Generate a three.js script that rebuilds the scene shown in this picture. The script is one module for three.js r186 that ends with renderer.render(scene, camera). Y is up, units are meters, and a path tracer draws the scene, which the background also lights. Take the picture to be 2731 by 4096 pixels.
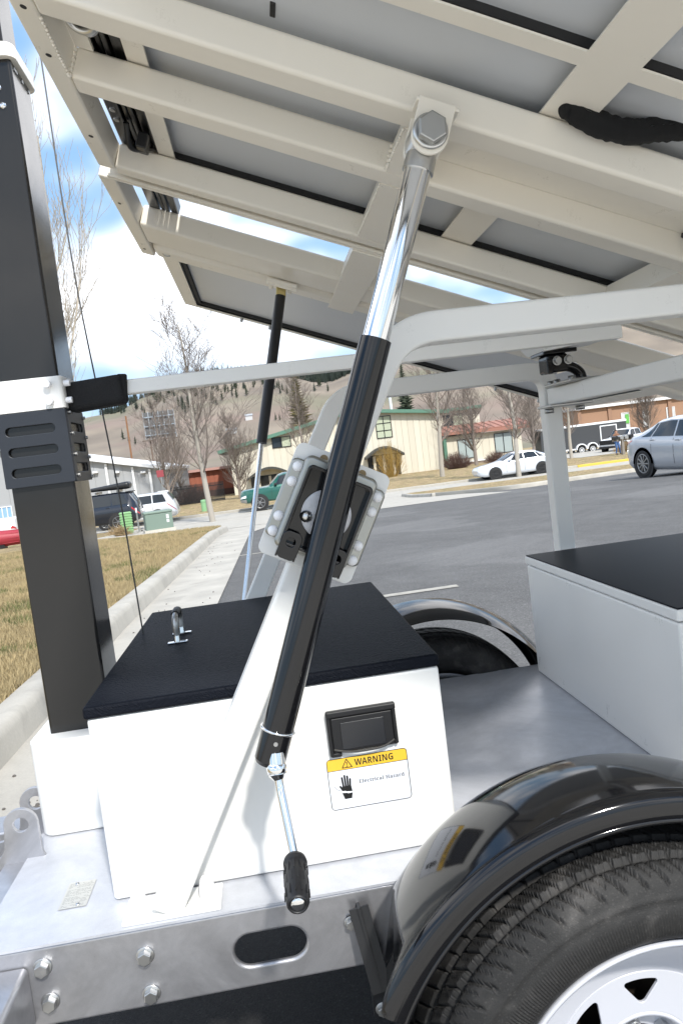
import * as THREE from 'three';
import { RoundedBoxGeometry } from 'three/addons/geometries/RoundedBoxGeometry.js';
import { mergeGeometries, toCreasedNormals } from 'three/addons/utils/BufferGeometryUtils.js';
import { ImprovedNoise } from 'three/addons/math/ImprovedNoise.js';
import { MarchingCubes } from 'three/addons/objects/MarchingCubes.js';

// ---------------------------------------------------------------- camera, sky, sun, exposure
const scene = new THREE.Scene();
const CAMY = 1.19;
const camera = new THREE.PerspectiveCamera(68.62, 2731 / 4096, 0.05, 3000);
camera.position.set(0, CAMY, 0);
camera.rotation.set(THREE.MathUtils.degToRad(-4.51), THREE.MathUtils.degToRad(-5.55), THREE.MathUtils.degToRad(-7.11), 'YXZ');
camera.updateMatrixWorld(true);
const renderer = new THREE.WebGLRenderer({ antialias: true });
renderer.toneMapping = THREE.LinearToneMapping;
renderer.toneMappingExposure = 2.5;
renderer.shadowMap.enabled = true;
const SUN = new THREE.Vector3(0.045, 0.155, 0.146).normalize();
const sun = new THREE.DirectionalLight(new THREE.Color(1, 0.965, 0.9), 2.0);
sun.position.copy(SUN).multiplyScalar(60); sun.castShadow = true; sun.shadow.radius = 6;
Object.assign(sun.shadow.camera, { left: -40, right: 40, top: 40, bottom: -40, near: 1, far: 200 });
sun.shadow.mapSize.set(4096, 4096);
scene.add(sun); scene.add(sun.target);

// seeded random and noise
let seed = 12345;
const rnd = () => { seed |= 0; seed = seed + 0x6D2B79F5 | 0; let t = Math.imul(seed ^ seed >>> 15, 1 | seed); t = t + Math.imul(t ^ t >>> 7, 61 | t) ^ t; return ((t ^ t >>> 14) >>> 0) / 4294967296; };
const rr = (a, b) => a + (b - a) * rnd();
const clamp = (v, a = 0, b = 1) => Math.min(b, Math.max(a, v));
const lerp = (a, b, t) => a + (b - a) * t;
const sstep = (a, b, v) => { const t = clamp((v - a) / (b - a)); return t * t * (3 - 2 * t); };
const inoise = new ImprovedNoise();
const fbm = (x, y, z, o = 5) => { let s = 0, a = .5, f = 1; for (let i = 0; i < o; i++) { s += a * inoise.noise(x * f, y * f, z * f); a *= .5; f *= 2.03; } return s; };
{ // sky: air and broken cloud, no sun disc
  const w = 1024, h = 512, d = new Float32Array(w * h * 4);
  for (let j = 0; j < h; j++) for (let i = 0; i < w; i++) {
    const az = (i / w - .5) * 2 * Math.PI, el = (j + .5) / h * Math.PI - Math.PI / 2;
    const ce = Math.cos(el), x = Math.cos(az) * ce, z = Math.sin(az) * ce, y = Math.sin(el);
    const u = clamp(y); const g = Math.pow(1 - u, 2.5);
    let r = lerp(.10, .265, g), gg = lerp(.21, .375, g), b = lerp(.40, .47, g);
    const q = 1 / (Math.max(y, 0) + .22);
    const n = fbm(x * q * 1.25 + 3.1, z * q * 1.25 + 7.7, y * .6, 6) + .22 * fbm(x * q * 6 + 1, z * q * 6, 4.4, 3);
    let c = sstep(-.12, .24, n + .045) * sstep(-.02, .10, y) * lerp(.40, 1, sstep(.05, .38, y));
    const cb = .74 + .26 * sstep(.0, .45, n);
    r = lerp(r, cb, c); gg = lerp(gg, cb * 1.0, c); b = lerp(b, cb * 1.02, c);
    if (y < 0) { r = .3; gg = .29; b = .27; }
    const k = (j * w + i) * 4; d[k] = r; d[k + 1] = gg; d[k + 2] = b; d[k + 3] = 1;
  }
  const t = new THREE.DataTexture(d, w, h, THREE.RGBAFormat, THREE.FloatType);
  t.mapping = THREE.EquirectangularReflectionMapping; t.magFilter = THREE.LinearFilter; t.minFilter = THREE.LinearFilter; t.needsUpdate = true;
  scene.background = t; scene.environment = t;
}

// ---------------------------------------------------------------- helpers
const V = (x, y, z) => new THREE.Vector3(x, y, z);
const names = {};
function numbered(n) { names[n] = (names[n] ?? -1) + 1; return names[n] ? n + '_' + String(names[n]).padStart(3, '0') : n; }
function tag(o, label, category, group) { o.userData.label = label; o.userData.category = category; if (group) o.userData.group = group; return o; }
function thing(name, label, category, pos = [0, 0, 0], ry = 0, group) { const g = new THREE.Group(); g.name = numbered(name); g.position.set(...pos); g.rotation.y = ry; scene.add(g); return tag(g, label, category, group); }
function part(name, parent, label) { const g = new THREE.Group(); g.name = name; parent.add(g); if (label) g.userData.label = label; return g; }
function prep(g) { g = g.index ? g.toNonIndexed() : g.clone(); for (const k of Object.keys(g.attributes)) if (!['position', 'normal', 'uv'].includes(k)) g.deleteAttribute(k); if (!g.attributes.normal) g.computeVertexNormals(); if (!g.attributes.uv) g.setAttribute('uv', new THREE.BufferAttribute(new Float32Array(g.attributes.position.count * 2), 2)); return g; }
function mesh(name, geo, mat, parent, label) {
  if (Array.isArray(geo)) geo = geo.length === 1 ? geo[0] : mergeGeometries(geo.map(prep));
  const m = new THREE.Mesh(geo, mat); m.name = parent ? name : numbered(name); (parent || scene).add(m); if (label) m.userData.label = label; return m;
}
function struct(name, geo, mat) { const m = mesh(name, geo, mat); m.userData.kind = 'structure'; return m; }
function muv(g) { // uv in metres by the dominant normal axis
  g = g.index ? g.toNonIndexed() : g; if (!g.attributes.normal) g.computeVertexNormals();
  const p = g.attributes.position, n = g.attributes.normal, uv = new Float32Array(p.count * 2);
  for (let i = 0; i < p.count; i++) { const ax = Math.abs(n.getX(i)), ay = Math.abs(n.getY(i)), az = Math.abs(n.getZ(i)); let u, v; if (ax > ay && ax > az) { u = p.getZ(i); v = p.getY(i); } else if (ay > az) { u = p.getX(i); v = p.getZ(i); } else { u = p.getX(i); v = p.getY(i); } uv[2 * i] = u; uv[2 * i + 1] = v; }
  g.setAttribute('uv', new THREE.BufferAttribute(uv, 2)); return g;
}
function box(x0, x1, y0, y1, z0, z1, r = 0) { // axis-aligned box by its limits
  const w = Math.abs(x1 - x0), h = Math.abs(y1 - y0), d = Math.abs(z1 - z0);
  const g = r ? new RoundedBoxGeometry(w, h, d, 3, Math.min(r, w / 2.01, h / 2.01, d / 2.01)) : new THREE.BoxGeometry(w, h, d);
  g.translate((x0 + x1) / 2, (y0 + y1) / 2, (z0 + z1) / 2); return muv(g);
}
function cyl(a, b, r0, r1 = r0, seg = 16, open = false) {
  const d = b.clone().sub(a), g = new THREE.CylinderGeometry(r1, r0, d.length(), seg, 1, open);
  g.applyQuaternion(new THREE.Quaternion().setFromUnitVectors(V(0, 1, 0), d.clone().normalize())); g.translate((a.x + b.x) / 2, (a.y + b.y) / 2, (a.z + b.z) / 2); return g;
}
function bar(a, b, w, h, r = 0, up = V(0, 1, 0)) { // rectangular bar from a to b; h along up
  const d = b.clone().sub(a), l = d.length(), X = d.clone().normalize(), Zz = X.clone().cross(up).normalize(), Y = Zz.clone().cross(X);
  const g = r ? new RoundedBoxGeometry(l, h, w, 3, r) : new THREE.BoxGeometry(l, h, w);
  g.applyMatrix4(new THREE.Matrix4().makeBasis(X, Y, Zz)); g.translate((a.x + b.x) / 2, (a.y + b.y) / 2, (a.z + b.z) / 2); return g;
}
function tube(pts, r, seg = 40, rad = 10) { return new THREE.TubeGeometry(new THREE.CatmullRomCurve3(pts), seg, r, rad, false); }
function lathe(pts, seg = 48, axis = 'z') { const g = new THREE.LatheGeometry(pts.map(p => new THREE.Vector2(p[0], p[1])), seg); if (axis === 'z') g.rotateX(Math.PI / 2); if (axis === 'x') g.rotateZ(-Math.PI / 2); return g; }
function extr(shape, depth, bevel = 0, seg = 2, curve = 12) { return new THREE.ExtrudeGeometry(shape, { depth: depth - 2 * bevel, bevelEnabled: bevel > 0, bevelThickness: bevel, bevelSize: bevel, bevelOffset: -bevel, bevelSegments: seg, curveSegments: curve }).translate(0, 0, bevel); }
function rrect(x0, x1, y0, y1, r) { const s = new THREE.Shape(); s.moveTo(x0 + r, y0); s.lineTo(x1 - r, y0); s.absarc(x1 - r, y0 + r, r, -Math.PI / 2, 0); s.lineTo(x1, y1 - r); s.absarc(x1 - r, y1 - r, r, 0, Math.PI / 2); s.lineTo(x0 + r, y1); s.absarc(x0 + r, y1 - r, r, Math.PI / 2, Math.PI); s.lineTo(x0, y0 + r); s.absarc(x0 + r, y0 + r, r, Math.PI, Math.PI * 1.5); return s; }
const mv = (g, x, y, z) => g.translate(x, y, z);
// photo pixel (2731 x 4096) to a direction; depth then comes from the ground or a chosen distance
const TAN = 2048 / 3000;
const dirOf = (px, py) => V((px - 1365.5) / 3000, -(py - 2048) / 3000, -1).applyEuler(camera.rotation);
function at(px, py, D) { const d = dirOf(px, py); return V(d.x, d.y, d.z).multiplyScalar(D / -d.z).add(camera.position); }
const PD = [-60, 3, 6, 16, 34, 43, 54, 62, 80, 150, 3000], PY = [.026, .026, .015, -.27, -1.27, -1.47, -1.6, -1.68, -1.95, -2.4, -2.4];
const gyD = D => { for (let i = 1; i < PD.length; i++) if (D <= PD[i]) return lerp(PY[i - 1], PY[i], (D - PD[i - 1]) / (PD[i] - PD[i - 1])); return -2.4; };
const gy = z => gyD(-z);
function gp(px, py) { const d = dirOf(px, py); const k = d.y / -d.z, x = d.x / -d.z; for (let D = 1; D < 148; D += .05) if (CAMY + k * D < gyD(D)) return V(x * D, gyD(D), -D); return V(x * 148, gyD(148), -148); }
const camInv = camera.quaternion.clone().invert();
const colOf = p => { const c = p.clone().sub(camera.position).applyQuaternion(camInv); return 1365.5 + 3000 * c.x / -c.z; };
function gpD(px, D) { const p = V(0, gyD(D), -D); for (let k = 0; k < 8; k++) p.x += (px - colOf(p)) / 3000 * D; return p; } // on the ground at distance D under image column px

// ---------------------------------------------------------------- procedural materials
function dataTex(w, h, f, srgb = true) { const d = new Uint8Array(w * h * 4); for (let j = 0; j < h; j++) for (let i = 0; i < w; i++) { const c = f(i / w, j / h, i, j), k = (j * w + i) * 4; d[k] = clamp(c[0]) * 255; d[k + 1] = clamp(c[1]) * 255; d[k + 2] = clamp(c[2]) * 255; d[k + 3] = 255; } const t = new THREE.DataTexture(d, w, h); t.wrapS = t.wrapT = THREE.RepeatWrapping; t.magFilter = THREE.LinearFilter; t.minFilter = THREE.LinearMipmapLinearFilter; t.generateMipmaps = true; if (srgb) t.colorSpace = THREE.SRGBColorSpace; t.needsUpdate = true; return t; }
const rep = (t, k) => { const c = t.clone(); c.repeat.set(k, k); c.needsUpdate = true; return c; };
const tn = (u, v, k, o = 4, s = 0) => { const a = u * 2 * Math.PI, b = v * 2 * Math.PI, R = k / (2 * Math.PI); return fbm(Math.cos(a) * R + s, Math.sin(a) * R + Math.cos(b) * R * 1.01 + 5, Math.sin(b) * R + 9, o); };
const L3 = (r, g, b) => new THREE.Color().setRGB(r, g, b);
const std = (c, roughness = .6, metalness = 0, x = {}) => new THREE.MeshStandardMaterial({ color: Array.isArray(c) ? L3(...c) : c, roughness, metalness, ...x });
const phy = (c, roughness, metalness, x) => new THREE.MeshPhysicalMaterial({ color: Array.isArray(c) ? L3(...c) : c, roughness, metalness, ...x });
const speck = dataTex(512, 512, (u, v) => { const n = .5 + .5 * (rnd() - .5) * 1.2 + .25 * tn(u, v, 40, 3); return [n, n, n]; }, false);
const asphTex = dataTex(768, 768, (u, v) => { const p = tn(u, v, 6, 4) * .35 + tn(u, v, 22, 3, 4) * .25, g = (rnd() - .5) * .15 + (rnd() < .012 ? .2 : 0), s = sstep(.12, .3, tn(u, v, 3, 3, 11)) * .05; const b = .40 + p * .17 + g + s; return [b * 1.01, b * 1.0, b * .985]; });
const concTex = dataTex(512, 512, (u, v) => { const p = tn(u, v, 7, 5) * .12 + (rnd() - .5) * .035, st = sstep(.18, .38, tn(u, v, 9, 4, 3)) * .05; const b = .76 + p - st; return [b, b * .975, b * .93]; });
const lawnTex = dataTex(768, 768, (u, v) => { const p = tn(u, v, 10, 5), q = tn(u, v, 60, 3, 6), gr = sstep(.08, .32, tn(u, v, 7, 4, 2)), n = (rnd() - .5) * .22 + q * .45; let r = .64 + p * .20 + n, g = .56 + p * .18 + n * .95, b = .42 + p * .14 + n * .8; r = lerp(r, .40 + n * .7, gr * .55); g = lerp(g, .43 + n * .7, gr * .55); b = lerp(b, .2 + n * .4, gr * .55); return [r, g, b]; });
const zincTex = dataTex(512, 512, (u, v) => { const p = tn(u, v, 5, 4) * .10 + tn(u, v, 30, 3, 2) * .05 + (rnd() - .5) * .03; const b = .80 + p; return [b, b, b * 1.01]; });
const zincRough = dataTex(512, 512, (u, v) => { const p = Math.max(.27, .37 + tn(u, v, 4, 4, 7) * .22) + tn(u, v, 40, 2, 3) * .06 + (rnd() - .5) * .03; return [p, p, p]; }, false);
const leather = dataTex(512, 512, (u, v) => { const n = Math.abs(tn(u, v, 46, 2)) * 1.6 + Math.abs(tn(u, v, 24, 2, 3)) * .8; return [n, n, n]; }, false);
const dirtTex = dataTex(512, 512, (u, v) => { const s = sstep(.02, .4, tn(u, v, 14, 5)) * .20 + sstep(.1, .35, tn(u, v, 5, 4, 8)) * .14 + (rnd() < .03 ? .14 : 0) + (rnd() - .5) * .05; const b = .17 + s; return [b, b * .97, b * .93]; });
const paintRough = dataTex(256, 256, (u, v) => { const p = .36 + tn(u, v, 5, 4) * .25 + (rnd() - .5) * .04; return [p, p, p]; }, false);
const M = {
  white: phy([.78, .775, .75], 1, 0, { roughnessMap: rep(paintRough, 2.5), bumpMap: rep(speck, 9), bumpScale: .00006 }),
  cream: phy([.85, .805, .715], 1, 0, { roughnessMap: rep(paintRough, 3), bumpMap: rep(speck, 9), bumpScale: .00008 }),
  black: std([.007, .007, .008], .09, 0),
  blackSatin: std([.014, .0145, .016], .38), blackMatt: std([.02, .02, .021], .75),
  mast: std([.017, .0165, .016], .42, .15, { roughnessMap: rep(paintRough, 3), bumpMap: rep(speck, 5), bumpScale: .00003 }),
  louver: std([.022, .026, .034], .42, .2), inner: std([.10, .10, .11], .3, .8),
  chrome: std([.82, .82, .82], .08, 1), steel: std([.62, .62, .61], .3, 1), steelDull: std([.48, .48, .47], .42, 1), alu: std([.30, .30, .30], .3, 1), aluDark: std([.07, .07, .075], .3, 1),
  zinc: std([.82, .84, .88], 1, .3, { map: rep(zincTex, 1.7), roughnessMap: rep(zincRough, 2.1) }),
  zincBright: std([.72, .72, .735], 1, .8, { map: rep(zincTex, 3.1), roughnessMap: rep(zincRough, 3), bumpMap: rep(speck, 5), bumpScale: .00008 }),
  padZinc: std([.36, .36, .335], .36, 1), sheet: std([.60, .625, .66], .36, 0), leather: phy([.008, .0095, .014], .5, 0, { specularIntensity: .1, bumpMap: rep(leather, 5), bumpScale: .0014 }),
  rtop: phy([.006, .0075, .012], .4, 0, { specularIntensity: .1 }), cloth: std([.011, .011, .012], .85, 0, { bumpMap: rep(leather, 12), bumpScale: .0012 }),
  tyre: std([.36, .36, .37], .72, 0, { map: rep(dirtTex, 1), bumpMap: rep(speck, 2), bumpScale: .0004 }), rim: phy([.50, .51, .55], .3, 0, {}),
  cap: std([.86, .86, .88], .35), brass: std([.55, .45, .2], .35, 1), plastic: std([.008, .008, .009], .5),
  asphalt: std([.74, .74, .74], .92, 0, { map: rep(asphTex, .22), bumpMap: rep(speck, 1.2), bumpScale: .004 }),
  asphaltNew: std([.22, .22, .23], .9, 0, { map: rep(asphTex, .5), bumpMap: rep(speck, 2.5), bumpScale: .006 }),
  conc: std([1, .99, .965], .9, 0, { map: rep(concTex, .35), bumpMap: rep(speck, 2), bumpScale: .0008 }),
  kerb: std([.74, .735, .715], .9, 0, { map: rep(concTex, .35), bumpMap: rep(speck, 2), bumpScale: .0008 }),
  lawn: std([.84, .83, .80], 1, 0, { map: rep(lawnTex, .16), bumpMap: rep(lawnTex, .5), bumpScale: .03 }),
  paintW: std([.62, .62, .60], .85, 0, { map: rep(concTex, 2) }), paintY: std([.62, .43, .07], .8),
  glass: std([.025, .03, .035], .06, 0), glassB: phy([.05, .055, .06], .08, 0, {}), blind: std([.42, .46, .34], .7), rubber: std([.018, .018, .018], .8),
  bark: std([.24, .205, .18], .95, 0), barkPale: std([.36, .33, .285], .9), twig: std([.20, .165, .14], .9), twigPale: std([.42, .37, .30], .9)
};

// ---------------------------------------------------------------- ground, road, kerbs
function strip(xs, zs, lift) { // xs(t,z) gives x for t in 0..1; follows the ground
  const nx = xs.n || 8, P = [], U = [], I = [];
  zs.forEach((z, j) => { for (let i = 0; i <= nx; i++) { const x = xs(i / nx, z); P.push(x, gy(z) + lift, z); U.push(x, z); if (i < nx && j < zs.length - 1) { const a = j * (nx + 1) + i, b = a + nx + 1; I.push(a, a + 1, b, b, a + 1, b + 1); } } });
  const g = new THREE.BufferGeometry(); g.setAttribute('position', new THREE.Float32BufferAttribute(P, 3)); g.setAttribute('uv', new THREE.Float32BufferAttribute(U, 2)); g.setIndex(I); g.computeVertexNormals();
  if (g.attributes.normal.getY(0) < 0) { const ix = g.index.array; for (let i = 0; i < ix.length; i += 3) { const t = ix[i]; ix[i] = ix[i + 1]; ix[i + 1] = t; } g.computeVertexNormals(); } return g;
}
const zr = (a, b, n) => Array.from({ length: n + 1 }, (_, i) => lerp(a, b, i / n)).concat(PD.map(d => -d).filter(z => z < Math.max(a, b) - .01 && z > Math.min(a, b) + .01)).sort((p, q) => q - p);
const span = (x0, x1, n = 8) => { const f = (t, z) => lerp(typeof x0 === 'function' ? x0(z) : x0, typeof x1 === 'function' ? x1(z) : x1, t); f.n = n; return f; };
struct('ground', strip(span(-900, 900, 40), zr(40, -1500, 30), -.06), M.lawn);
struct('parking_lot', strip(span(z => z > -21 ? -.62 : -.62, 60, 40), zr(.3, -36.5, 60), 0), M.asphalt);
struct('near_pavement', strip(span(-30, 30, 40), zr(30, -.2, 40), .006), M.conc);
struct('parking_pad', strip(span(-.6, 2.3, 10), zr(-.1, -2.7, 8), .004), M.asphaltNew);
const curbX = z => z > -19.5 ? -1.42 + (z + 4.5) * -.011 : lerp(-1.24, -6, sstep(-19.5, -27, z) * 1);
const lawnNear = struct('lawn', strip(span(-60, z => curbX(z), 60), zr(.3, -36.4, 80), .13), M.lawn);
struct('gutter', strip(span(z => curbX(z) + .14, z => z > -15 ? lerp(-.62, -.45, clamp(-z / 15)) : lerp(-.45, .3, sstep(-15, -22, z)), 4), zr(.3, -22, 30), .008), M.kerb);
{ // kerb: a real step with rounded nose
  const prof = [[-.02, .128], [0, .145], [.10, .15], [.135, .135], [.15, .10], [.17, .008]], zs = zr(.3, -35, 60), P = [], U = [], I = [];
  zs.forEach((z, j) => prof.forEach(([x, y], i) => { P.push(curbX(z) + x, gy(z) + y, z); U.push(x + y, z); if (i < 5 && j < zs.length - 1) { const a = j * 6 + i, b = a + 6; I.push(a, a + 1, b, b, a + 1, b + 1); } }));
  const g = new THREE.BufferGeometry(); g.setAttribute('position', new THREE.Float32BufferAttribute(P, 3)); g.setAttribute('uv', new THREE.Float32BufferAttribute(U, 2)); g.setIndex(I); g.computeVertexNormals(); struct('kerb', g, M.kerb);
}
struct('driveway', strip(span(z => curbX(z) + .1, z => 7.2 + sstep(-30, -36, z) * 1.2, 12), zr(-21.5, -36.5, 20), .008), M.kerb);
struct('street', strip(span(-120, 140, 60), zr(-36.45, -43.5, 8), .012), M.kerb);
// island between lot and street, kerb round it
const islZ = x => -23.6 - sstep(7, 13, x) * 2.0 - (x < 8.6 ? (8.6 - x) * (8.6 - x) * 1.6 : 0);
{
  const P = [], U = [], I = [], xs = Array.from({ length: 41 }, (_, i) => 6.7 + i * i * .03), K = [], KI = [], KU = [];
  xs.forEach((x, j) => {
    const z0 = islZ(x) - .3, z1 = -36.2; for (let i = 0; i <= 10; i++) { const z = lerp(z0, z1, i / 10); P.push(x, gy(z) + .13, z); U.push(x, z); if (i < 10 && j < 40) { const a = j * 11 + i, b = a + 11; I.push(a, b, a + 1, b, b + 1, a + 1); } }
    [[.02, .128], [0, .145], [-.12, .145], [-.15, .10], [-.17, .0]].forEach(([d, y], i) => { const z = z0 - d; K.push(x, gy(z) + y, z); KU.push(d + y, x); if (i < 4 && j < 40) { const a = j * 5 + i, b = a + 5; KI.push(a, a + 1, b, b, a + 1, b + 1); } });
  });
  const mk = (p, u, i) => { const g = new THREE.BufferGeometry(); g.setAttribute('position', new THREE.Float32BufferAttribute(p, 3)); g.setAttribute('uv', new THREE.Float32BufferAttribute(u, 2)); g.setIndex(i); g.computeVertexNormals(); return g; };
  struct('island_lawn', mk(P, U, I), M.lawn); { const z0 = islZ(6.7) - .3, zs = zr(z0, -36.2, 8), KP = [], KV = [], KJ = []; zs.forEach((z, j) => [[.02, .128], [0, .145], [-.12, .145], [-.15, .10], [-.17, 0]].forEach(([d, y], i) => { KP.push(6.7 + d, gy(z) + y, z); KV.push(d + y, z); if (i < 4 && j < zs.length - 1) { const a = j * 5 + i, b = a + 5; KJ.push(a, a + 1, b, b, a + 1, b + 1); } })); struct('island_kerb', mk(KP, KV, KJ), M.kerb); const zc = islZ(6.7) - .3; struct('island_kerb', mv(lathe([[.185, -.1], [.175, .0], [.15, .10], [.12, .145], [0, .147]].reverse(), 24, 'y'), 6.72, gy(zc), zc + .02), M.kerb); } struct('island_kerb', mk(K, KU, KI), M.kerb);
}
struct('far_lawn', strip(span(-130, 160, 60), zr(-43.7, -100, 30), .14), M.lawn);
struct('far_kerb', [box(-120, 18.7, gyD(43.6) - .1, gyD(43.6) + .15, -43.45, -43.75, .03), box(22.1, 140, gyD(43.6) - .1, gyD(43.6) + .15, -43.45, -43.75, .03)], M.kerb);
struct('yellow_kerb', box(18.72, 22.08, gyD(43.6) - .1, gyD(43.6) + .152, -43.44, -43.75, .03), M.paintY);
struct('side_road', strip(span(24, 70, 10), zr(-55, -75, 10), .16), M.kerb);
struct('parking_line', strip(span(.62, 1.42, 4), [-5.78, -5.88], .005), M.paintW);
struct('parking_line', strip(span(-.58, -.1, 4), [-10.98, -11.09], .005), M.paintW);


// ---------------------------------------------------------------- hill
const ridgePx = [[-400, 1790], [0, 1735], [300, 1695], [460, 1668], [590, 1612], [700, 1565], [850, 1535], [1000, 1520], [1140, 1522], [1300, 1535], [1500, 1470], [1700, 1390], [2000, 1310], [2400, 1250], [2900, 1190]];
const ridge = ridgePx.map(([x, y]) => { const d = dirOf(x, y); return [d.x / -d.z, d.y / -d.z]; });
const ridgeE = a => { if (a <= ridge[0][0]) return ridge[0][1]; for (let i = 1; i < ridge.length; i++) if (a <= ridge[i][0]) return lerp(ridge[i - 1][1], ridge[i][1], sstep(ridge[i - 1][0], ridge[i][0], a)); return ridge.at(-1)[1]; };
const hillY = (x, D) => { const a = x / D, R = 620 + 90 * fbm(a * 2, 3, 1, 2), t = sstep(130, R, D), back = D > R ? -(D - R) * .25 : 0; return lerp(-2.5, CAMY + R * ridgeE(a), Math.pow(t, 1.12)) + back + t * 7 * fbm(x * .011, D * .011, 2, 4); };
{
  const P = [], C = [], I = [], nA = 420, nD = 130;
  for (let j = 0; j <= nD; j++) for (let i = 0; i <= nA; i++) {
    const a = lerp(-1.5, 1.6, i / nA), D = 125 + 700 * Math.pow(j / nD, 1.3), x = a * D, y = hillY(x, D); P.push(x, y, -D);
    const n = fbm(x * .03, D * .03, 5, 4), gr = sstep(.0, .3, fbm(x * .008 + 4, D * .012, 9, 4)), br = sstep(.05, .3, fbm(x * .02, D * .016, 14, 4));
    let c = [.205 + n * .17, .168 + n * .14, .128 + n * .10]; c = c.map((v, k) => lerp(v, [.155, .15, .095][k], gr * .75)); c = c.map((v, k) => lerp(v, [.215, .155, .125][k], br * .8)); C.push(...c);
    if (i < nA && j < nD) { const p = j * (nA + 1) + i, q = p + nA + 1; I.push(p, p + 1, q, q, p + 1, q + 1); }
  }
  const g = new THREE.BufferGeometry(); g.setAttribute('position', new THREE.Float32BufferAttribute(P, 3)); g.setAttribute('color', new THREE.Float32BufferAttribute(C, 3)); g.setIndex(I); g.computeVertexNormals();
  struct('hill', g, std(0xffffff, 1, 0, { vertexColors: true }));
}

// ---------------------------------------------------------------- the trailer: one thing, everything bolted to it
const trailer = thing('solar_light_trailer', 'white solar light tower trailer with tilted panel array raised by a crank jack', 'trailer');
const DK = .535, RZ = -1.09; // deck top, near rail face
mesh('deck_plate', box(-.51, 1.5, DK - .004, DK, RZ + .003, -2.0), M.zinc, trailer, 'galvanised steel deck sheet');
function sideRail(z, dirz) {
  const r = part('side_rail', trailer), s = rrect(-.62, 1.5, .408, DK - .005, .012);
  const h = new THREE.Path(); h.absarc(-.111, .466, .025, Math.PI / 2, Math.PI * 1.5); h.absarc(-.052, .466, .025, -Math.PI / 2, Math.PI / 2); h.closePath(); s.holes.push(h);
  mesh('web', muv(mv(extr(s, .010, .0045, 4, 20), 0, 0, z - (dirz > 0 ? .010 : 0))), M.zincBright, r);
  mesh('flange', [box(-.62, 1.5, .406, .411, z - dirz * .006, z - dirz * .05), box(-.62, 1.5, DK - .010, DK - .005, z - dirz * .006, z - dirz * .05)], M.zincBright, r);
  if (dirz > 0) for (const [x, y] of [[-.411, .5], [-.265, .489], [-.264, .429], [-.408, .446]]) mesh('bolt', boltGeo(x, y, z, .0105), M.steel, r);
}
function hexGeo(r, h) { const s = new THREE.Shape(); for (let i = 0; i < 6; i++) s[i ? 'lineTo' : 'moveTo'](r * Math.cos(i * Math.PI / 3 + .45), r * Math.sin(i * Math.PI / 3 + .45)); return extr(s, h, r * .1, 2); }
function boltGeo(x, y, z, r) { return mergeGeometries([prep(mv(hexGeo(r, r * .95), x, y, z + r * .22)), prep(mv(lathe([[0, 0], [r * 1.25, 0], [r * 1.3, r * .1], [r * 1.2, r * .24], [0, r * .25]], 20), x, y, z))]); }
sideRail(RZ, 1); sideRail(-2.0, -1);
for (const [a, b] of [[-.55, -.5], [.36, .44], [1.4, 1.46]]) mesh('deck_cross_member', box(a, b, .42, .53, -1.11, -1.98), M.zincBright, trailer);
mesh('axle', [cyl(V(.4, .34, -1.0), V(.4, .34, -2.1), .03), box(.36, .44, .36, .44, -1.12, -1.2), box(.36, .44, .36, .44, -1.9, -1.98)], M.blackSatin, trailer);
{ // outrigger socket with pin and clip, bottom left
  const o = part('outrigger_socket', trailer);
  const s = rrect(-.515, -.432, .415, .505, .008), h = rrect(-.509, -.438, .421, .499, .006); s.holes.push(h);
  mesh('square_tube', muv(mv(extr(s, .115, .001), 0, 0, RZ + .002)), M.zincBright, o);
  mesh('inner_leg', muv(box(-.505, -.442, .425, .495, -1.05, -.985, .004)), std([.06, .12, .11], .5, .3), o);
  mesh('pin', [cyl(V(-.45, .448, -1.012), V(-.395, .450, -1.012), .0055), cyl(V(-.432, .448, -1.012), V(-.428, .448, -1.012), .011)], M.steel, o);
  mesh('clip', tube([V(-.402, .452, -1.012), V(-.412, .44, -1.004), V(-.42, .415, -1.004), V(-.413, .402, -1.004), V(-.404, .408, -1.004), V(-.402, .43, -1.006), V(-.400, .455, -1.012)], .0014, 40, 6), M.chrome, o);
}
{ // lugs at the front of the deck
  const lug = (x, z) => { const s = new THREE.Shape(); s.moveTo(x - .10, .46); s.lineTo(x - .10, .53); s.quadraticCurveTo(x - .04, .53, x - .035, .56); s.lineTo(x - .03, .593); s.absarc(x, .598, .03, Math.PI * .95, 0, true); s.lineTo(x + .03, .55); s.quadraticCurveTo(x + .032, .525, x + .06, .52); s.lineTo(x + .06, .48); const h = new THREE.Path(); h.absarc(x, .598, .013, 0, Math.PI * 2); s.holes.push(h); return muv(mv(extr(s, .008, .001), 0, 0, z)); };
  mesh('lug_plate', lug(-.512, -1.37), M.zincBright, trailer); mesh('lug_plate', lug(-.512, -1.46), M.zincBright, trailer);
  mesh('draw_bar', [box(-1.3, -.5, .47, .53, -1.50, -1.58, .006), box(-1.3, -.53, .40, .46, -1.28, -1.34, .006)], M.zincBright, trailer);
  mesh('hose', tube([V(-.9, .49, -1.25), V(-.7, .50, -1.24), V(-.56, .51, -1.25), V(-.52, .515, -1.3), V(-.5, .49, -1.36)], .009, 40, 8), M.blackMatt, trailer);
}
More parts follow.
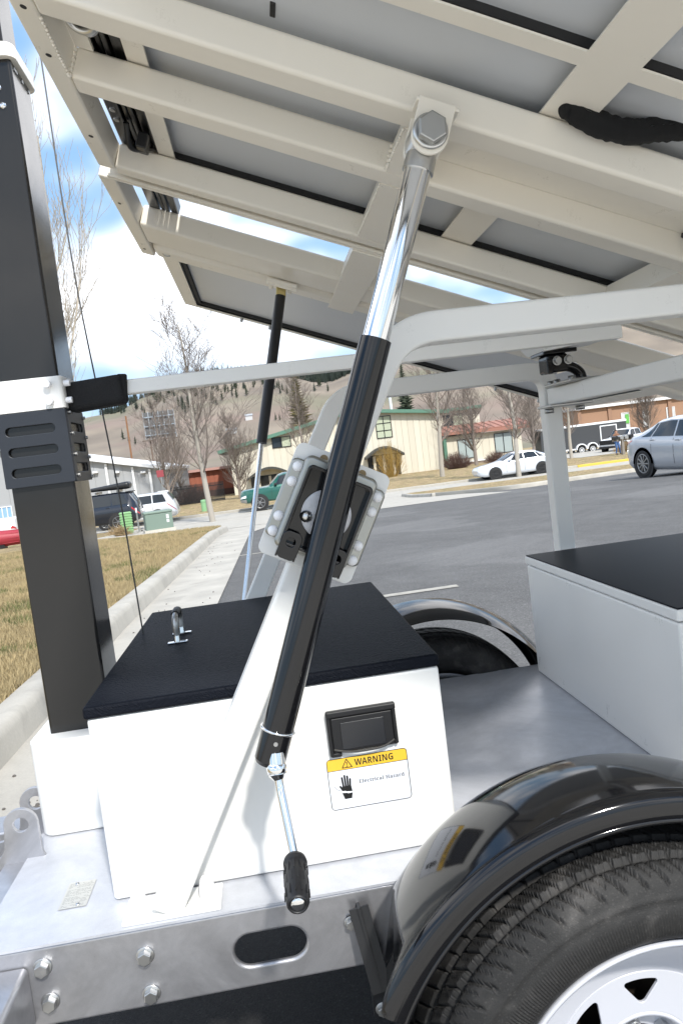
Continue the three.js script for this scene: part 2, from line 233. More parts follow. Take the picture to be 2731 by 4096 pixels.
// ---- side frames: leg, arm and post as one bent tube
function ribbon(pts, w, rad, seg = 10) {
  const c = []; pts.forEach((p, i) => { if (!i || i === pts.length - 1) { c.push(p); return; } const a = pts[i - 1], b = pts[i + 1], u = [a[0] - p[0], a[1] - p[1]], v = [b[0] - p[0], b[1] - p[1]], lu = Math.hypot(...u), lv = Math.hypot(...v); for (let k = 0; k <= seg; k++) { const t = k / seg; const A = [p[0] + u[0] / lu * rad, p[1] + u[1] / lu * rad], B = [p[0] + v[0] / lv * rad, p[1] + v[1] / lv * rad]; c.push([(1 - t) ** 2 * A[0] + 2 * t * (1 - t) * p[0] + t * t * B[0], (1 - t) ** 2 * A[1] + 2 * t * (1 - t) * p[1] + t * t * B[1]]); } });
  const L = [], R = []; c.forEach((p, i) => { const a = c[Math.max(0, i - 1)], b = c[Math.min(c.length - 1, i + 1)], l = Math.hypot(b[0] - a[0], b[1] - a[1]), nx = -(b[1] - a[1]) / l, ny = (b[0] - a[0]) / l; L.push([p[0] + nx * w / 2, p[1] + ny * w / 2]); R.unshift([p[0] - nx * w / 2, p[1] - ny * w / 2]); });
  return new THREE.Shape([...L, ...R].map(p => new THREE.Vector2(...p)));
}
function sideFrame(zf, y) {
  const f = part('support_frame', trailer);
  mesh('leg_and_arm', muv(mv(extr(ribbon([[-.228, DK + .006], [.220, y], [.792, y], [.792, DK + .006]], .046, .06, 14), .045, .005, 3), 0, 0, zf - .045)), M.white, f);
  mesh('base_plate', box(-.293, -.147, DK, DK + .006, zf + .002, zf - .064, .002), M.white, f);
  for (const x of [-.272, -.168]) mesh('bolt_cap', lathe([[.0125, 0], [.0125, .012], [.011, .02], [.009, .028], [.005, .033], [0, .034]].reverse(), 20, 'y').translate(x, DK + .006, zf - .032), M.cap, f);
  mesh('post_plate', box(.74, .845, DK, DK + .006, zf + .01, zf - .055, .002), M.white, f);
}
sideFrame(-1.095, 1.357); sideFrame(-1.955, 1.342);
mesh('hinge_bar', box(.775, .82, 1.245, 1.29, -1.142, -1.953, .005), M.white, trailer);
mesh('hinge_bar_foot', [box(.745, .86, 1.238, 1.2445, -1.86, -1.953, .002), mv(lathe([[0, 0], [.012, 0], [.012, .012], [0, .012]].reverse(), 6, 'y'), .76, 1.224, -1.91), mv(lathe([[0, 0], [.012, 0], [.012, .012], [0, .012]].reverse(), 6, 'y'), .845, 1.224, -1.91)], M.steelDull, trailer);
// ---- left box
{
  const b = part('battery_box', trailer, 'white steel box with black padded lid');
  mesh('body', box(-.318, .238, DK + .001, .830, -1.167, -1.90, .006), M.white, b);
  mesh('lid', box(-.322, .240, .8305, .851, -1.163, -1.905, .006), M.leather, b, 'black grained vinyl lid');
  mesh('handle', [-1.515, -1.597].flatMap(z => [box(-.233, -.193, .851, .855, z - .005, z + .005, .0015), cyl(V(-.213, .855, z), V(-.213, .868, z), .0075, .006)]), M.chrome, b);
  mesh('handle_grip', tube([V(-.213, .866, -1.515), V(-.213, .893, -1.516), V(-.213, .905, -1.53), V(-.213, .907, -1.556), V(-.213, .905, -1.582), V(-.213, .893, -1.596), V(-.213, .866, -1.597)], .0062, 50, 12), M.steelDull, b);
  mesh('grip_sleeve', tube([V(-.213, .9055, -1.533), V(-.213, .9075, -1.545), V(-.213, .9075, -1.567), V(-.213, .9055, -1.579)], .0085, 20, 12), M.plastic, b);
  // outlet cover
  const oc = mesh('outlet_cover', [box(.048, .158, .716, .784, -1.166, -1.1615, .002), box(.047, .159, .775, .786, -1.166, -1.1555, .003), box(.054, .152, .718, .774, -1.1625, -1.158, .002), box(.047, .053, .712, .776, -1.166, -1.158, .002), box(.153, .1585, .718, .776, -1.166, -1.158, .002)], M.plastic, b);
  mesh('outlet_window', box(.068, .138, .722, .766, -1.159, -1.1565, .001), std([.02, .021, .024], .25), b);
  mesh('outlet_lip', tube([V(.054, .724, -1.158), V(.075, .7185, -1.157), V(.105, .7165, -1.1565), V(.135, .7185, -1.157), V(.152, .726, -1.158)], .0018, 30, 8), std([.035, .033, .03], .6), b);
  mesh('cover_latch', box(.049, .066, .710, .717, -1.166, -1.160, .002), M.plastic, b);
  // warning label, flat print
  const cv = document.createElement('canvas'); cv.width = 1040; cv.height = 672; const c = cv.getContext('2d');
  const rp = (x, y, w, h, r) => { c.beginPath(); c.moveTo(x + r, y); c.lineTo(x + w - r, y); c.quadraticCurveTo(x + w, y, x + w, y + r); c.lineTo(x + w, y + h - r); c.quadraticCurveTo(x + w, y + h, x + w - r, y + h); c.lineTo(x + r, y + h); c.quadraticCurveTo(x, y + h, x, y + h - r); c.lineTo(x, y + r); c.quadraticCurveTo(x, y, x + r, y); c.closePath(); };
  c.fillStyle = '#dfe2e8'; c.fillRect(0, 0, 1040, 672); rp(10, 10, 1020, 652, 50); c.fillStyle = '#e0e3ea'; c.fill(); 
  c.save(); rp(10, 10, 1020, 652, 50); c.clip(); c.fillStyle = '#e6b93c'; c.fillRect(0, 0, 1040, 160); c.fillStyle = '#222'; c.fillRect(0, 158, 1040, 7); c.restore();
  rp(10, 10, 1020, 652, 50); c.lineWidth = 9; c.strokeStyle = '#222'; c.stroke();
  c.beginPath(); c.moveTo(262, 30); c.lineTo(200, 138); c.lineTo(324, 138); c.closePath(); c.lineWidth = 11; c.lineJoin = 'round'; c.stroke(); c.fillStyle = '#222'; c.beginPath(); c.moveTo(254, 66); c.lineTo(270, 66); c.lineTo(265, 108); c.lineTo(259, 108); c.fill(); c.beginPath(); c.arc(262, 122, 8, 0, 7); c.fill();
  c.font = 'bold 116px sans-serif'; c.textBaseline = 'middle'; c.fillText('WARNING', 360, 88, 500);
  c.font = 'bold 64px serif'; 'Electrical Hazard'.split('').reduce((x, ch) => { c.fillText(ch, x, 342); return x + (ch === ' ' ? 22 : c.measureText(ch).width + 1); }, 385);
  c.lineCap = 'round'; c.lineWidth = 25; c.strokeStyle = '#1b1b1b'; for (const [x0, y0, x1, y1] of [[186, 380, 178, 262], [215, 378, 212, 240], [243, 380, 246, 252], [268, 395, 278, 292], [172, 420, 146, 372]]) { c.beginPath(); c.moveTo(x0, y0); c.lineTo(x1, y1); c.stroke(); }
  c.fillStyle = '#1b1b1b'; c.beginPath(); c.moveTo(168, 372); c.lineTo(282, 372); c.lineTo(292, 450); c.lineTo(160, 440); c.fill(); c.beginPath(); c.moveTo(160, 456); c.lineTo(292, 466); c.lineTo(276, 540); c.lineTo(186, 540); c.fill();
  c.lineWidth = 9; c.strokeStyle = '#f2f4f8'; c.beginPath(); c.moveTo(150, 436); c.lineTo(208, 440); c.lineTo(200, 456); c.lineTo(240, 448); c.lineTo(232, 466); c.lineTo(298, 462); c.stroke();
  c.lineWidth = 5; c.strokeStyle = '#222'; c.beginPath(); c.moveTo(70, 352); c.quadraticCurveTo(90, 410, 140, 420); c.stroke();
  const t = new THREE.CanvasTexture(cv); t.colorSpace = THREE.SRGBColorSpace; t.anisotropy = 8;
  const lg = new THREE.ShapeGeometry(rrect(.038, .171, .6205, .7065, .009), 10), lp = lg.attributes.position, lu = lg.attributes.uv; for (let i = 0; i < lp.count; i++) lu.setXY(i, (lp.getX(i) - .038) / .133, (lp.getY(i) - .6205) / .086);
  mesh('warning_label', lg.translate(0, 0, -1.1665), std(0xffffff, .35, 0, { map: t }), b, 'white and yellow warning label reading Electrical Hazard');
}
{ // deck rating plate
  const cv = document.createElement('canvas'); cv.width = 256; cv.height = 400; const c = cv.getContext('2d'); c.fillStyle = '#c9c8c2'; c.fillRect(0, 0, 256, 400); c.fillStyle = '#7c7b76'; for (let i = 0; i < 22; i++) { const y = 24 + i * 16.5; if (i % 7 === 5) continue; for (let x = 18; x < 225;) { const w = 8 + rnd() * 30; c.fillRect(x, y, w, 4); x += w + 7; if (rnd() < .12) x += 50; } }
  const t = new THREE.CanvasTexture(cv); t.colorSpace = THREE.SRGBColorSpace; const g = new THREE.PlaneGeometry(.044, .076); g.rotateX(-Math.PI / 2); g.translate(-.384, DK + .0012, -1.208); mesh('rating_plate', g, std(0xffffff, .4, .5, { map: t }), trailer, 'small printed metal rating plate');
  for (const [x, z] of [[-.377, -1.178], [-.392, -1.24]]) mesh('plate_rivet', lathe([[.0035, 0], [.003, .0015], [0, .002]].reverse(), 12, 'y').translate(x, DK + .0012, z), M.steel, trailer);
}
{ // right box
  const b = part('equipment_box', trailer, 'grey white steel box with black top');
  mesh('body', box(.667, 1.28, DK + .001, .829, -1.20, -1.94, .005), M.white, b);
  mesh('lid', box(.664, 1.283, .832, .853, -1.197, -1.943, .004), M.white, b);
  mesh('lid_top', box(.667, 1.28, .853, .856, -1.20, -1.94, .001), M.rtop, b, 'smooth black lid sheet');
}
// ---- mast
{
  const m = part('mast', trailer, 'dark square telescoping mast with white clamp');
  mesh('mast_base', muv(extr(rrect(-.505, -.322, 1.43, 1.66, .028), .183, .004, 2).rotateX(-Math.PI / 2).translate(0, DK + .001, 0)), M.white, m, 'white rounded mast base box');
  const sq = (x0, x1, z0, z1, y0, y1, r) => muv(extr(rrect(x0, x1, -z0, -z1, r), y1 - y0, .001).rotateX(-Math.PI / 2).translate(0, y0, 0));
  mesh('outer_tube', sq(-.473, -.356, -1.475, -1.60, .70, 1.975, .006), M.mast, m);
  mesh('inner_tube', sq(-.462, -.367, -1.487, -1.588, 1.975, 3.6, .006), M.mast, m);
  mesh('top_collar', sq(-.482, -.346, -1.463, -1.612, 1.975, 2.0, .02), M.cream, m);
  mesh('clamp', sq(-.480, -.349, -1.467, -1.608, 1.338, 1.398, .008), M.white, m, 'white clamp band');
  for (const y of [1.352, 1.384]) mesh('clamp_bolt', [cyl(V(-.375, y, -1.468), V(-.375, y, -1.455), .007), cyl(V(-.352, y, -1.48), V(-.338, y, -1.48), .006)], M.cap, m);
  const lv = rrect(-.479, -.351, 1.198, 1.337, .003); for (const y of [1.225, 1.264, 1.303]) { const h = new THREE.Path(); h.absarc(-.456, y, .0085, Math.PI / 2, Math.PI * 1.5); h.absarc(-.382, y, .0085, -Math.PI / 2, Math.PI / 2); h.closePath(); lv.holes.push(h); }
  mesh('louver_cover', muv(mv(extr(lv, .006, .001), 0, 0, -1.472)), M.louver, m, 'dark blue black cover with three slots');
  const ls = rrect(1.472, 1.604, 1.198, 1.337, .003); for (const y of [1.225, 1.264, 1.303]) { const h = new THREE.Path(); h.absarc(1.50, y, .0085, Math.PI / 2, Math.PI * 1.5); h.absarc(1.575, y, .0085, -Math.PI / 2, Math.PI / 2); h.closePath(); ls.holes.push(h); }
  mesh('louver_cover', muv(extr(ls, .004, .001).rotateY(Math.PI / 2).translate(-.354, 0, 0)), M.louver, m);
  for (const [y, z] of [[1.21, -1.49], [1.25, -1.49], [1.29, -1.49], [1.33, -1.49], [1.205, -1.6], [1.245, -1.6], [1.285, -1.6], [1.325, -1.6]]) mesh('screw', cyl(V(-.351, y, z), V(-.346, y, z), .0035), M.steelDull, m);
  for (const [x, y] of [[-.388, 1.955], [-.384, 1.925], [-.380, 1.893]]) mesh('rivet', lathe([[.006, 0], [.005, .003], [0, .005]].reverse(), 12, 'z').translate(x, y, -1.4748), M.chrome, m);
  for (const z of [-1.495, -1.505, -1.54, -1.58]) mesh('rivet', cyl(V(-.357, 1.965, z), V(-.354, 1.965, z), .004), M.steelDull, m);
  mesh('tie_bar', box(-.35, .77, 1.353, 1.381, -1.50, -1.53, .003), M.white, m, 'slim white bar from mast to frame');
  mesh('padded_sleeve', [muv(new RoundedBoxGeometry(.112, .057, .05, 4, .012).rotateZ(.06).translate(-.298, 1.361, -1.512)), bar(V(-.25, 1.335, -1.50), V(-.243, 1.392, -1.497), .01, .02, .004)], M.cloth, m, 'black vinyl sleeve');
  mesh('guy_wire', tube([at(165, 230, 1.75), at(300, 1100, 1.72), at(480, 1990, 1.68), at(575, 2540, 1.66)], .0017, 60, 6), std([.10, .10, .10], .5, .6), m);
}
// ---- tilted array: local axes s (down the slope), h (normal), z
const AL = THREE.MathUtils.degToRad(21.2);
const apart = (n, l) => { const g = part(n, trailer, l); g.position.set(0, CAMY + .549, 0); g.rotation.z = -AL; return g; };
{
  const f = apart('array_frame', 'cream painted steel array frame seen from below'), BM = (n, ...a) => mesh(n, box(...a), M.cream, f);
  BM('main_beam', -.233, 1.45, 0, .05, -1.035, -1.09, .007);
  BM('beam', -.233, 1.45, 0, .05, -1.25, -1.305, .007);
  BM('beam', -.233, 1.45, 0, .05, -1.61, -1.65, .006);
  mesh('channel', [box(-.262, 1.45, .030, .034, -1.651, -1.692), box(-.262, 1.45, -.001, .034, -1.692, -1.696, .001), box(-.262, 1.45, .0, .006, -1.680, -1.6915)], M.cream, f);
  BM('end_member', -.270, -.2335, 0, .05, -1.02, -1.632, .005);
  BM('end_member', -.286, -.2465, 0, .05, -1.700, -2.30, .005);
  mesh('far_beam', [box(-.246, 1.45, 0, .055, -2.0, -2.15, .008), box(-.246, 1.45, .012, .05, -2.151, -2.20), box(-.246, 1.45, 0, .05, -2.201, -2.30, .02)], M.cream, f);
  BM('cross_member', .283, .348, .0, .049, -1.0905, -1.2495); BM('cross_member', .283, .348, .0, .049, -1.3055, -1.6095); BM('cross_member', .283, .348, .0, .0485, -1.697, -1.9995);
  mesh('gusset', box(.282, .36, -.004, 0, -1.70, -2.32, .001), M.cream, f);
  for (const z of [-1.02, -1.14, -1.42]) mesh('hole_plug', cyl(V(-.25, -.0008, z - .06), V(-.25, .002, z - .06), .0045), M.blackMatt, f);
  for (const z of [-1.86, -2.24]) mesh('hole_plug', cyl(V(-.268, -.0008, z), V(-.268, .002, z), .004), M.blackMatt, f);
  BM('cross_member', .84, .90, .0, .049, -1.3055, -1.6095); BM('cross_member', .84, .90, 0, .0485, -1.697, -1.9995); BM('cross_member', .84, .90, 0, .049, -1.0905, -1.2495);
  mesh('end_gusset', box(-.2334, -.205, .046, .05, -1.0905, -1.2495), M.cream, f);
  for (const [s0, s1, h0, h1] of [[-.232, -.205, .052, .095], [-.202, -.192, .055, .085], [-.189, -.180, .052, .09], [-.177, -.158, .056, .08]]) mesh('aluminium_rail', box(s0, s1, h0, h1, -.95, -2.02, .003), s0 < -.2 || s0 > -.19 ? M.aluDark : M.alu, f); mesh('rail_backing', box(-.236, -.1555, .0965, .10, -.92, -1.92), M.aluDark, f);
  for (const z of [-1.18, -1.22, -1.46, -1.5]) mesh('rail_screw', cyl(V(-.218, .048, z), V(-.218, .0525, z), .006), M.steel, f);
  mesh('lifting_eye', [new THREE.TorusGeometry(.02, .0055, 12, 30).rotateX(1.2).translate(-.196, .034, -1.135), new THREE.TorusGeometry(.014, .004, 10, 24).rotateX(.7).translate(-.19, .038, -1.15)], M.steel, f);
  mesh('lifting_eye', new THREE.TorusGeometry(.014, .0045, 12, 30).rotateX(.5).translate(-.205, .012, -2.235), M.steelDull, f);
  mesh('cable_clip', [box(-.185, -.165, .03, .055, -1.56, -1.585, .003), box(-.18, -.16, .02, .05, -1.52, -1.54, .003), tube([V(-.2, .05, -1.5), V(-.19, .02, -1.53), V(-.175, .03, -1.56), V(-.165, .05, -1.6)], .006, 20, 8)], M.blackSatin, f);
  mesh('strut_bracket', [box(.092, .178, -.012, 0, -2.16, -2.20, .003), box(.092, .178, -.02, -.012, -2.165, -2.17), box(.10, .112, -.022, -.012, -2.19, -2.21, .003), box(.155, .167, -.022, -.012, -2.19, -2.21, .003)], M.cream, f);
  mesh('web_plate', box(.3485, 1.45, .044, .0475, -1.0905, -1.2495), M.cream, f);
  for (const s of [.80, .93, 1.04]) mesh('cable_tie', box(s, s + .035, .036, .044, -1.235, -1.2485, .002), M.blackSatin, f);
  mesh('hinge_pad', [box(.83, .92, -.008, 0, -1.74, -1.9, .001)], M.cream, f);
  // weld beads
  const weld = []; for (const [s, z0, z1] of [[.2815, -1.095, -1.245], [.2815, -1.31, -1.605], [-.2325, -1.10, -1.245]]) for (let z = z0; z > z1; z -= .009) weld.push(new THREE.SphereGeometry(rr(.002, .003), 6, 5).translate(s, rr(0, .002), z));
  for (let h = .002; h < .048; h += .008) weld.push(new THREE.SphereGeometry(.0045, 6, 5).translate(-.2325, h, -1.2505), new THREE.SphereGeometry(.004, 6, 5).translate(.282, h, -1.2495));
  const wm = mesh('weld_bead', weld, M.cream, f); wm.userData.kind = 'stuff';
}
function panel(s0, s1, z0, z1, lipS, lipZ, h0 = .052, label) {
  const p = apart('solar_panel', label || 'solar panel back with pale frame'), H = .024;
  mesh('frame', [box(s0, s0 + lipS, h0, h0 + .003, z0, z1), box(s1 - lipS, s1, h0, h0 + .003, z0, z1), box(s0 + lipS, s1 - lipS, h0, h0 + .003, z0, z0 - lipZ), box(s0 + lipS, s1 - lipS, h0, h0 + .003, z1, z1 + lipZ), box(s0, s0 + .003, h0 + .003, h0 + H, z0, z1), box(s1 - .003, s1, h0 + .003, h0 + H, z0, z1), box(s0, s1, h0 + .003, h0 + H, z0 - .0001, z0 - .003), box(s0, s1, h0 + .003, h0 + H, z1, z1 + .003)], M.cream, p);
  mesh('seal', [box(s0 + .0031, s0 + .012, h0 + .0085, h0 + H - .004, z0 - .004, z1 + .004), box(s1 - .012, s1 - .0031, h0 + .0085, h0 + H - .004, z0 - .004, z1 + .004), box(s0 + .012, s1 - .012, h0 + .0085, h0 + H - .004, z0 - .0031, z0 - .008), box(s0 + .012, s1 - .012, h0 + .0085, h0 + H - .004, z1 + .0031, z1 + .008)], M.blackMatt, p);
  mesh('backsheet', box(s0 + .003, s1 - .003, h0 + H - .004, h0 + H, z0 - .003, z1 + .003), M.sheet, p);
  return p;
}
panel(-.155, .49, -.90, -1.645, .034, .016); panel(.49, 1.135, -.90, -1.645, .034, .016); panel(1.135, 1.47, -.90, -1.645, .034, .016);
panel(-.155, .49, -.40, -.90, .034, .014); panel(.49, 1.135, -.40, -.90, .034, .014); panel(1.135, 1.47, -.40, -.90, .034, .014);
{
  const p = panel(-.262, 1.47, -2.31, -3.22, .052, .03, .05, 'long outer solar panel with black inner border'); p.name = 'outer_panel';
  for (const [s] of [[-.02], [.1], [.9], [1.1], [1.3]]) mesh('edge_screw', cyl(V(s, .049, -3.19), V(s, .034, -3.19), .006), M.steelDull, p);
  mesh('inner_border', [box(-.21, -.195, .0585, .0698, -2.35, -3.18), box(1.40, 1.415, .0585, .0698, -2.35, -3.18), box(-.195, 1.40, .0585, .0698, -3.165, -3.18)], M.blackMatt, p);
}
panel(-.155, 1.47, -1.25, -1.985, .03, .03, .0965, 'sliding solar panel stacked above the lower row').name = 'sliding_panel';
{ const p = apart('backsheet_port'); mesh('port', box(.068, .0755, .0700, .0721, -1.020, -1.052, .001), M.blackSatin, p); }
// ---- crank jack
{
  const j = part('crank_jack', trailer, 'black and chrome crank jack lifting the array'), JZ = -1.03, P = (x, y, z = JZ) => V(x, y + CAMY, z);
  const top = P(.276, .404), bot = P(-.042, -.412), dir = bot.clone().sub(top).normalize(), L = t => top.clone().addScaledVector(dir, t);
  mesh('chrome_tube', [cyl(L(.02), L(.30), .019, .019, 40)], M.chrome, j);
  mesh('tube_collar', [cyl(L(.036), L(.044), .0215, .0215, 40), cyl(L(.022), L(.036), .0205, .0215, 40)], M.steel, j);
  mesh('black_tube', [cyl(L(.276), L(.876), .0222, .0222, 48)], M.black, j);
  mesh('tube_foot', [cyl(L(.876), L(.882), .0222, .019, 48)], M.blackSatin, j);
  const ring = new THREE.TorusGeometry(.0228, .0022, 10, 48); ring.applyQuaternion(new THREE.Quaternion().setFromUnitVectors(V(0, 0, 1), dir)); const rc = L(.832); ring.translate(rc.x, rc.y, rc.z); mesh('retaining_ring', ring, M.chrome, j);
  mesh('set_screw', cyl(L(.846).add(V(0, 0, .0195)), L(.846).add(V(0, 0, .0235)), .003), M.steelDull, j);
  // eye, clevis, bolt
  mesh('eye', [cyl(V(.276, top.y, -1.008), V(.276, top.y, -1.052), .024, .024, 32)], M.steel, j);
  const w = new THREE.TorusGeometry(.0205, .0035, 10, 36).translate(.276, top.y, -1.0); mesh('washer', w, M.steel, j);
  mesh('hex_bolt', [mv(hexGeo(.0205, .016), .276, top.y, -1.0), cyl(V(.276, top.y, -1.0), V(.276, top.y, -1.08), .011)], M.steelDull, j, 'big hex bolt head');
  const cs = new THREE.Shape(); cs.moveTo(-.024, .042); cs.lineTo(.026, .042); cs.lineTo(.026, -.004); cs.absarc(.001, -.004, .025, 0, -Math.PI, true); cs.closePath();
  for (const z of [-1.008, -1.062]) mesh('clevis_plate', extr(cs, .006, .0015).rotateZ(-AL).translate(.276, top.y, z), M.cream, j);
  mesh('clevis_pad', box(-.028, .032, .036, .0415, -1.004, -1.070, .002).rotateZ(-AL).translate(.276, top.y, 0), M.cream, j);
  // crank
  const a = L(.872); mesh('crank_socket', [cyl(L(.862).add(V(.004, 0, .012)), a.clone().add(V(.006, -.018, .018)), .0115, .0135, 28), cyl(a.clone().add(V(.006, -.018, .018)), a.clone().add(V(.007, -.026, .02)), .0135, .008, 28), new THREE.SphereGeometry(.0142, 24, 16).translate(a.x + .006, a.y - .012, a.z + .017)], M.chrome, j);
  const e0 = a.clone().add(V(.006, -.014, .018)), g0 = at(1180, 3440, .965), g1 = at(1192, 3622, .885), e1 = e0.clone().add(V(.0015, -.022, .006));
  mesh('crank_rod', tube([e0, e1, e1.clone().lerp(g0, .12), e1.clone().lerp(g0, .3), e1.clone().lerp(g0, .5), e1.clone().lerp(g0, .75), g0.clone()], .0062, 60, 16), M.chrome, j);
  const gd = g1.clone().sub(g0), gl = gd.length(), gq = new THREE.Quaternion().setFromUnitVectors(V(0, 1, 0), gd.clone().normalize());
  const gr = lathe([[.0072, 0], [.0150, .001], [.0162, .006], [.0158, .010], [.0138, .013], [.0150, gl * .35], [.0160, gl * .5], [.0152, gl * .75], [.0140, gl * .96], [.0125, gl], [.0105, gl], [.0103, gl - .003], [.0, gl - .003]], 40, 'y');
  gr.applyQuaternion(gq); gr.translate(g0.x, g0.y, g0.z); mesh('grip', gr, M.plastic, j, 'ribbed black plastic grip');
  const ribs = []; for (let k = 0; k < 12; k++) for (const [t0, t1, o] of [[.2, .38, 0], [.45, .62, .5], [.7, .88, 0]]) { const th = (k + o) / 12 * Math.PI * 2, g = new RoundedBoxGeometry(.002, (t1 - t0) * gl, .0016, 1, .0006); g.translate(0, (t0 + t1) / 2 * gl, .0155); g.rotateY(th); g.applyQuaternion(gq); g.translate(g0.x, g0.y, g0.z); ribs.push(g); } mesh('grip_rib', ribs, M.plastic, j).userData.kind = 'stuff';
  const cap = lathe([[0, gl + .001], [.0065, gl + .001], [.008, gl - .001], [.0095, gl - .001], [.0102, gl - .003]].reverse(), 30, 'y'); cap.applyQuaternion(gq); cap.translate(g0.x, g0.y, g0.z); mesh('grip_end_cap', cap, M.chrome, j);
}
// ---- pivot mount on the leg: plate, pressed pad, black pan, washer, caps
{
  const pv = part('pivot_mount', trailer, 'pressed steel pivot mount between leg and jack'); pv.position.set(.081, CAMY - .0855, 0); pv.rotation.z = THREE.MathUtils.degToRad(-28.6);
  mesh('white_plate', muv(mv(extr(rrect(-.073, .073, -.086, .086, .012), .004, .001), 0, 0, -1.0945)), M.white, pv);
  mesh('pad', [mv(extr(rrect(-.073, -.046, -.058, .062, .01), .010, .004, 4), 0, 0, -1.0902), mv(extr(rrect(.046, .073, -.058, .062, .01), .010, .004, 4), 0, 0, -1.0902), mv(extr(rrect(-.056, .056, -.068, .073, .012), .020, .006, 5), 0, 0, -1.0903)], M.padZinc, pv);
  const pn = rrect(-.049, .049, -.060, .060, .008), ph = rrect(-.044, .044, -.055, .055, .005); pn.holes.push(ph);
  mesh('pan', [mv(extr(pn, .026, .0015), 0, 0, -1.0725), mv(extr(rrect(-.046, .046, -.057, .057, .006), .004), 0, 0, -1.0715)], M.black, pv);
  mesh('washer', [lathe([[0, -.003], [.036, -.003], [.036, 0], [0, 0]].reverse(), 48, 'z').translate(0, .0, -1.062)], M.zincBright, pv);
  mesh('pivot_nut', [new THREE.SphereGeometry(.009, 20, 12).translate(-.026, -.012, -1.062), cyl(V(0, 0, -1.065), V(0, 0, -1.04), .012)], M.steel, pv);
  for (const sx of [-1, 1]) { const s = rrect(sx * .034 - .0145, sx * .034 + .0145, -.078, -.038, .009), h = new THREE.Path(); h.absarc(sx * .034, -.053, .0068, 0, Math.PI * 2); s.holes.push(h); mesh('ear', [mv(extr(s, .004, .0008), 0, 0, -1.048), box(sx * .034 - .0145, sx * .034 - .0115, -.078, -.045, -1.0475, -1.066), box(sx * .034 + .0115, sx * .034 + .0145, -.078, -.045, -1.0475, -1.066)], M.black, pv); }
  for (const sx of [-1, 1]) for (const y of [.050, .027, -.026, -.049]) mesh('dome_cap', new THREE.SphereGeometry(.0078, 20, 12, 0, Math.PI * 2, 0, Math.PI / 2).rotateX(Math.PI / 2).scale(1, 1, .85).translate(sx * .0615, y, -1.0802), M.cap, pv);
  for (const sx of [-1, 1]) mesh('plate_hole', cyl(V(sx * .03, .074, -1.091), V(sx * .03, .074, -1.0893), .006), std([.3, .22, .12], .8), pv);
}
// ---- gas strut
{
  const g = part('gas_strut', trailer, 'black gas strut with chrome rod'), a = at(1122, 1185, 2.19), b = at(1046, 1773, 2.12), c = at(978, 2400, 2.0);
  const far = c.clone().add(c.clone().sub(b).normalize().multiplyScalar(.19));
  mesh('cylinder', cyl(a, b, .0148, .0148, 24), M.blackSatin, g); mesh('rod', cyl(b, far, .0068, .0068, 20), M.chrome, g);
  mesh('clevis', [bar(a.clone().add(V(.006, .03, 0)), a.clone().add(V(0, -.005, 0)), .012, .028, .003, V(1, 0, 0))], M.brass, g); mesh('foot', box(far.x - .03, far.x + .03, DK, far.y + .01, far.z - .02, far.z + .02, .003), M.steelDull, g);
}
// ---- black hinge under the array
{
  const h = part('array_hinge', trailer, 'black bolted hinge under the array'), z = -1.80;
  mesh('hinge_plate', box(.70, .785, 1.362, 1.372, z - .045, z + .04, .002).rotateZ(0), M.black, h);
  mesh('hinge_block', [box(.712, .765, 1.318, 1.362, z - .03, z + .03, .006), box(.705, .72, 1.315, 1.35, z + .02, z + .045, .003)], M.black, h);
  mesh('hinge_arm', [tube([V(.755, 1.335, z + .01), V(.785, 1.325, z + .01), V(.80, 1.31, z + .01), V(.803, 1.291, z + .01)], .013, 20, 10)], M.black, h);
  mesh('hinge_foot', box(.75, .83, 1.2905, 1.297, z - .1, z + .06, .002), M.steelDull, h);
  for (const [x, y, zz] of [[.735, 1.345, z + .045], [.765, 1.345, z + .04]]) mesh('hinge_bolt', boltGeo(x, y, zz - .012, .009), M.steelDull, h);
  for (const [x, zz] of [[.76, z - .08], [.76, z - .04], [.81, z - .06], [.765, z + .04]]) mesh('hinge_bolt', lathe([[.009, 0], [.009, .008], [0, .009]].reverse(), 6, 'y').translate(x, 1.297, zz), M.steelDull, h);
  mesh('hinge_bracket', [bar(V(.64, 1.44, z), V(.70, 1.372, z), .12, .006), bar(V(.70, 1.372, z), V(.86, 1.385, z), .12, .006)], M.white, h);
}
// ---- cloth cable sleeve beside the main beam
{
  const pts = [[2255, 432], [2290, 440], [2340, 470], [2400, 500], [2470, 522], [2540, 528], [2620, 520], [2731, 512], [2850, 500], [3000, 520]].map(([x, y]) => at(x, y, 1.012));
  const crv = new THREE.CatmullRomCurve3(pts), g = tube(pts, .0165, 140, 16), p = g.attributes.position; for (let i = 0; i < p.count; i++) { const k = Math.floor(i / 17), f = 1 + .14 * inoise.noise(k * .16, 3, 1) + .12 * inoise.noise(k * .22 + (i % 17) * .3, (i % 17) * .25, 7) - .16 * (1 - clamp(k / 9)); const c = crv.getPointAt(Math.min(1, k / 140)); p.setXYZ(i, lerp(c.x, p.getX(i), f), lerp(c.y, p.getY(i), f), lerp(c.z, p.getZ(i), f)); } g.computeVertexNormals();
  mesh('cable_sleeve', [g, new THREE.SphereGeometry(.0138, 16, 12).scale(.5, 1, 1).translate(pts[0].x, pts[0].y, pts[0].z)], M.cloth, trailer, 'wrinkled black cloth cable sleeve');
}
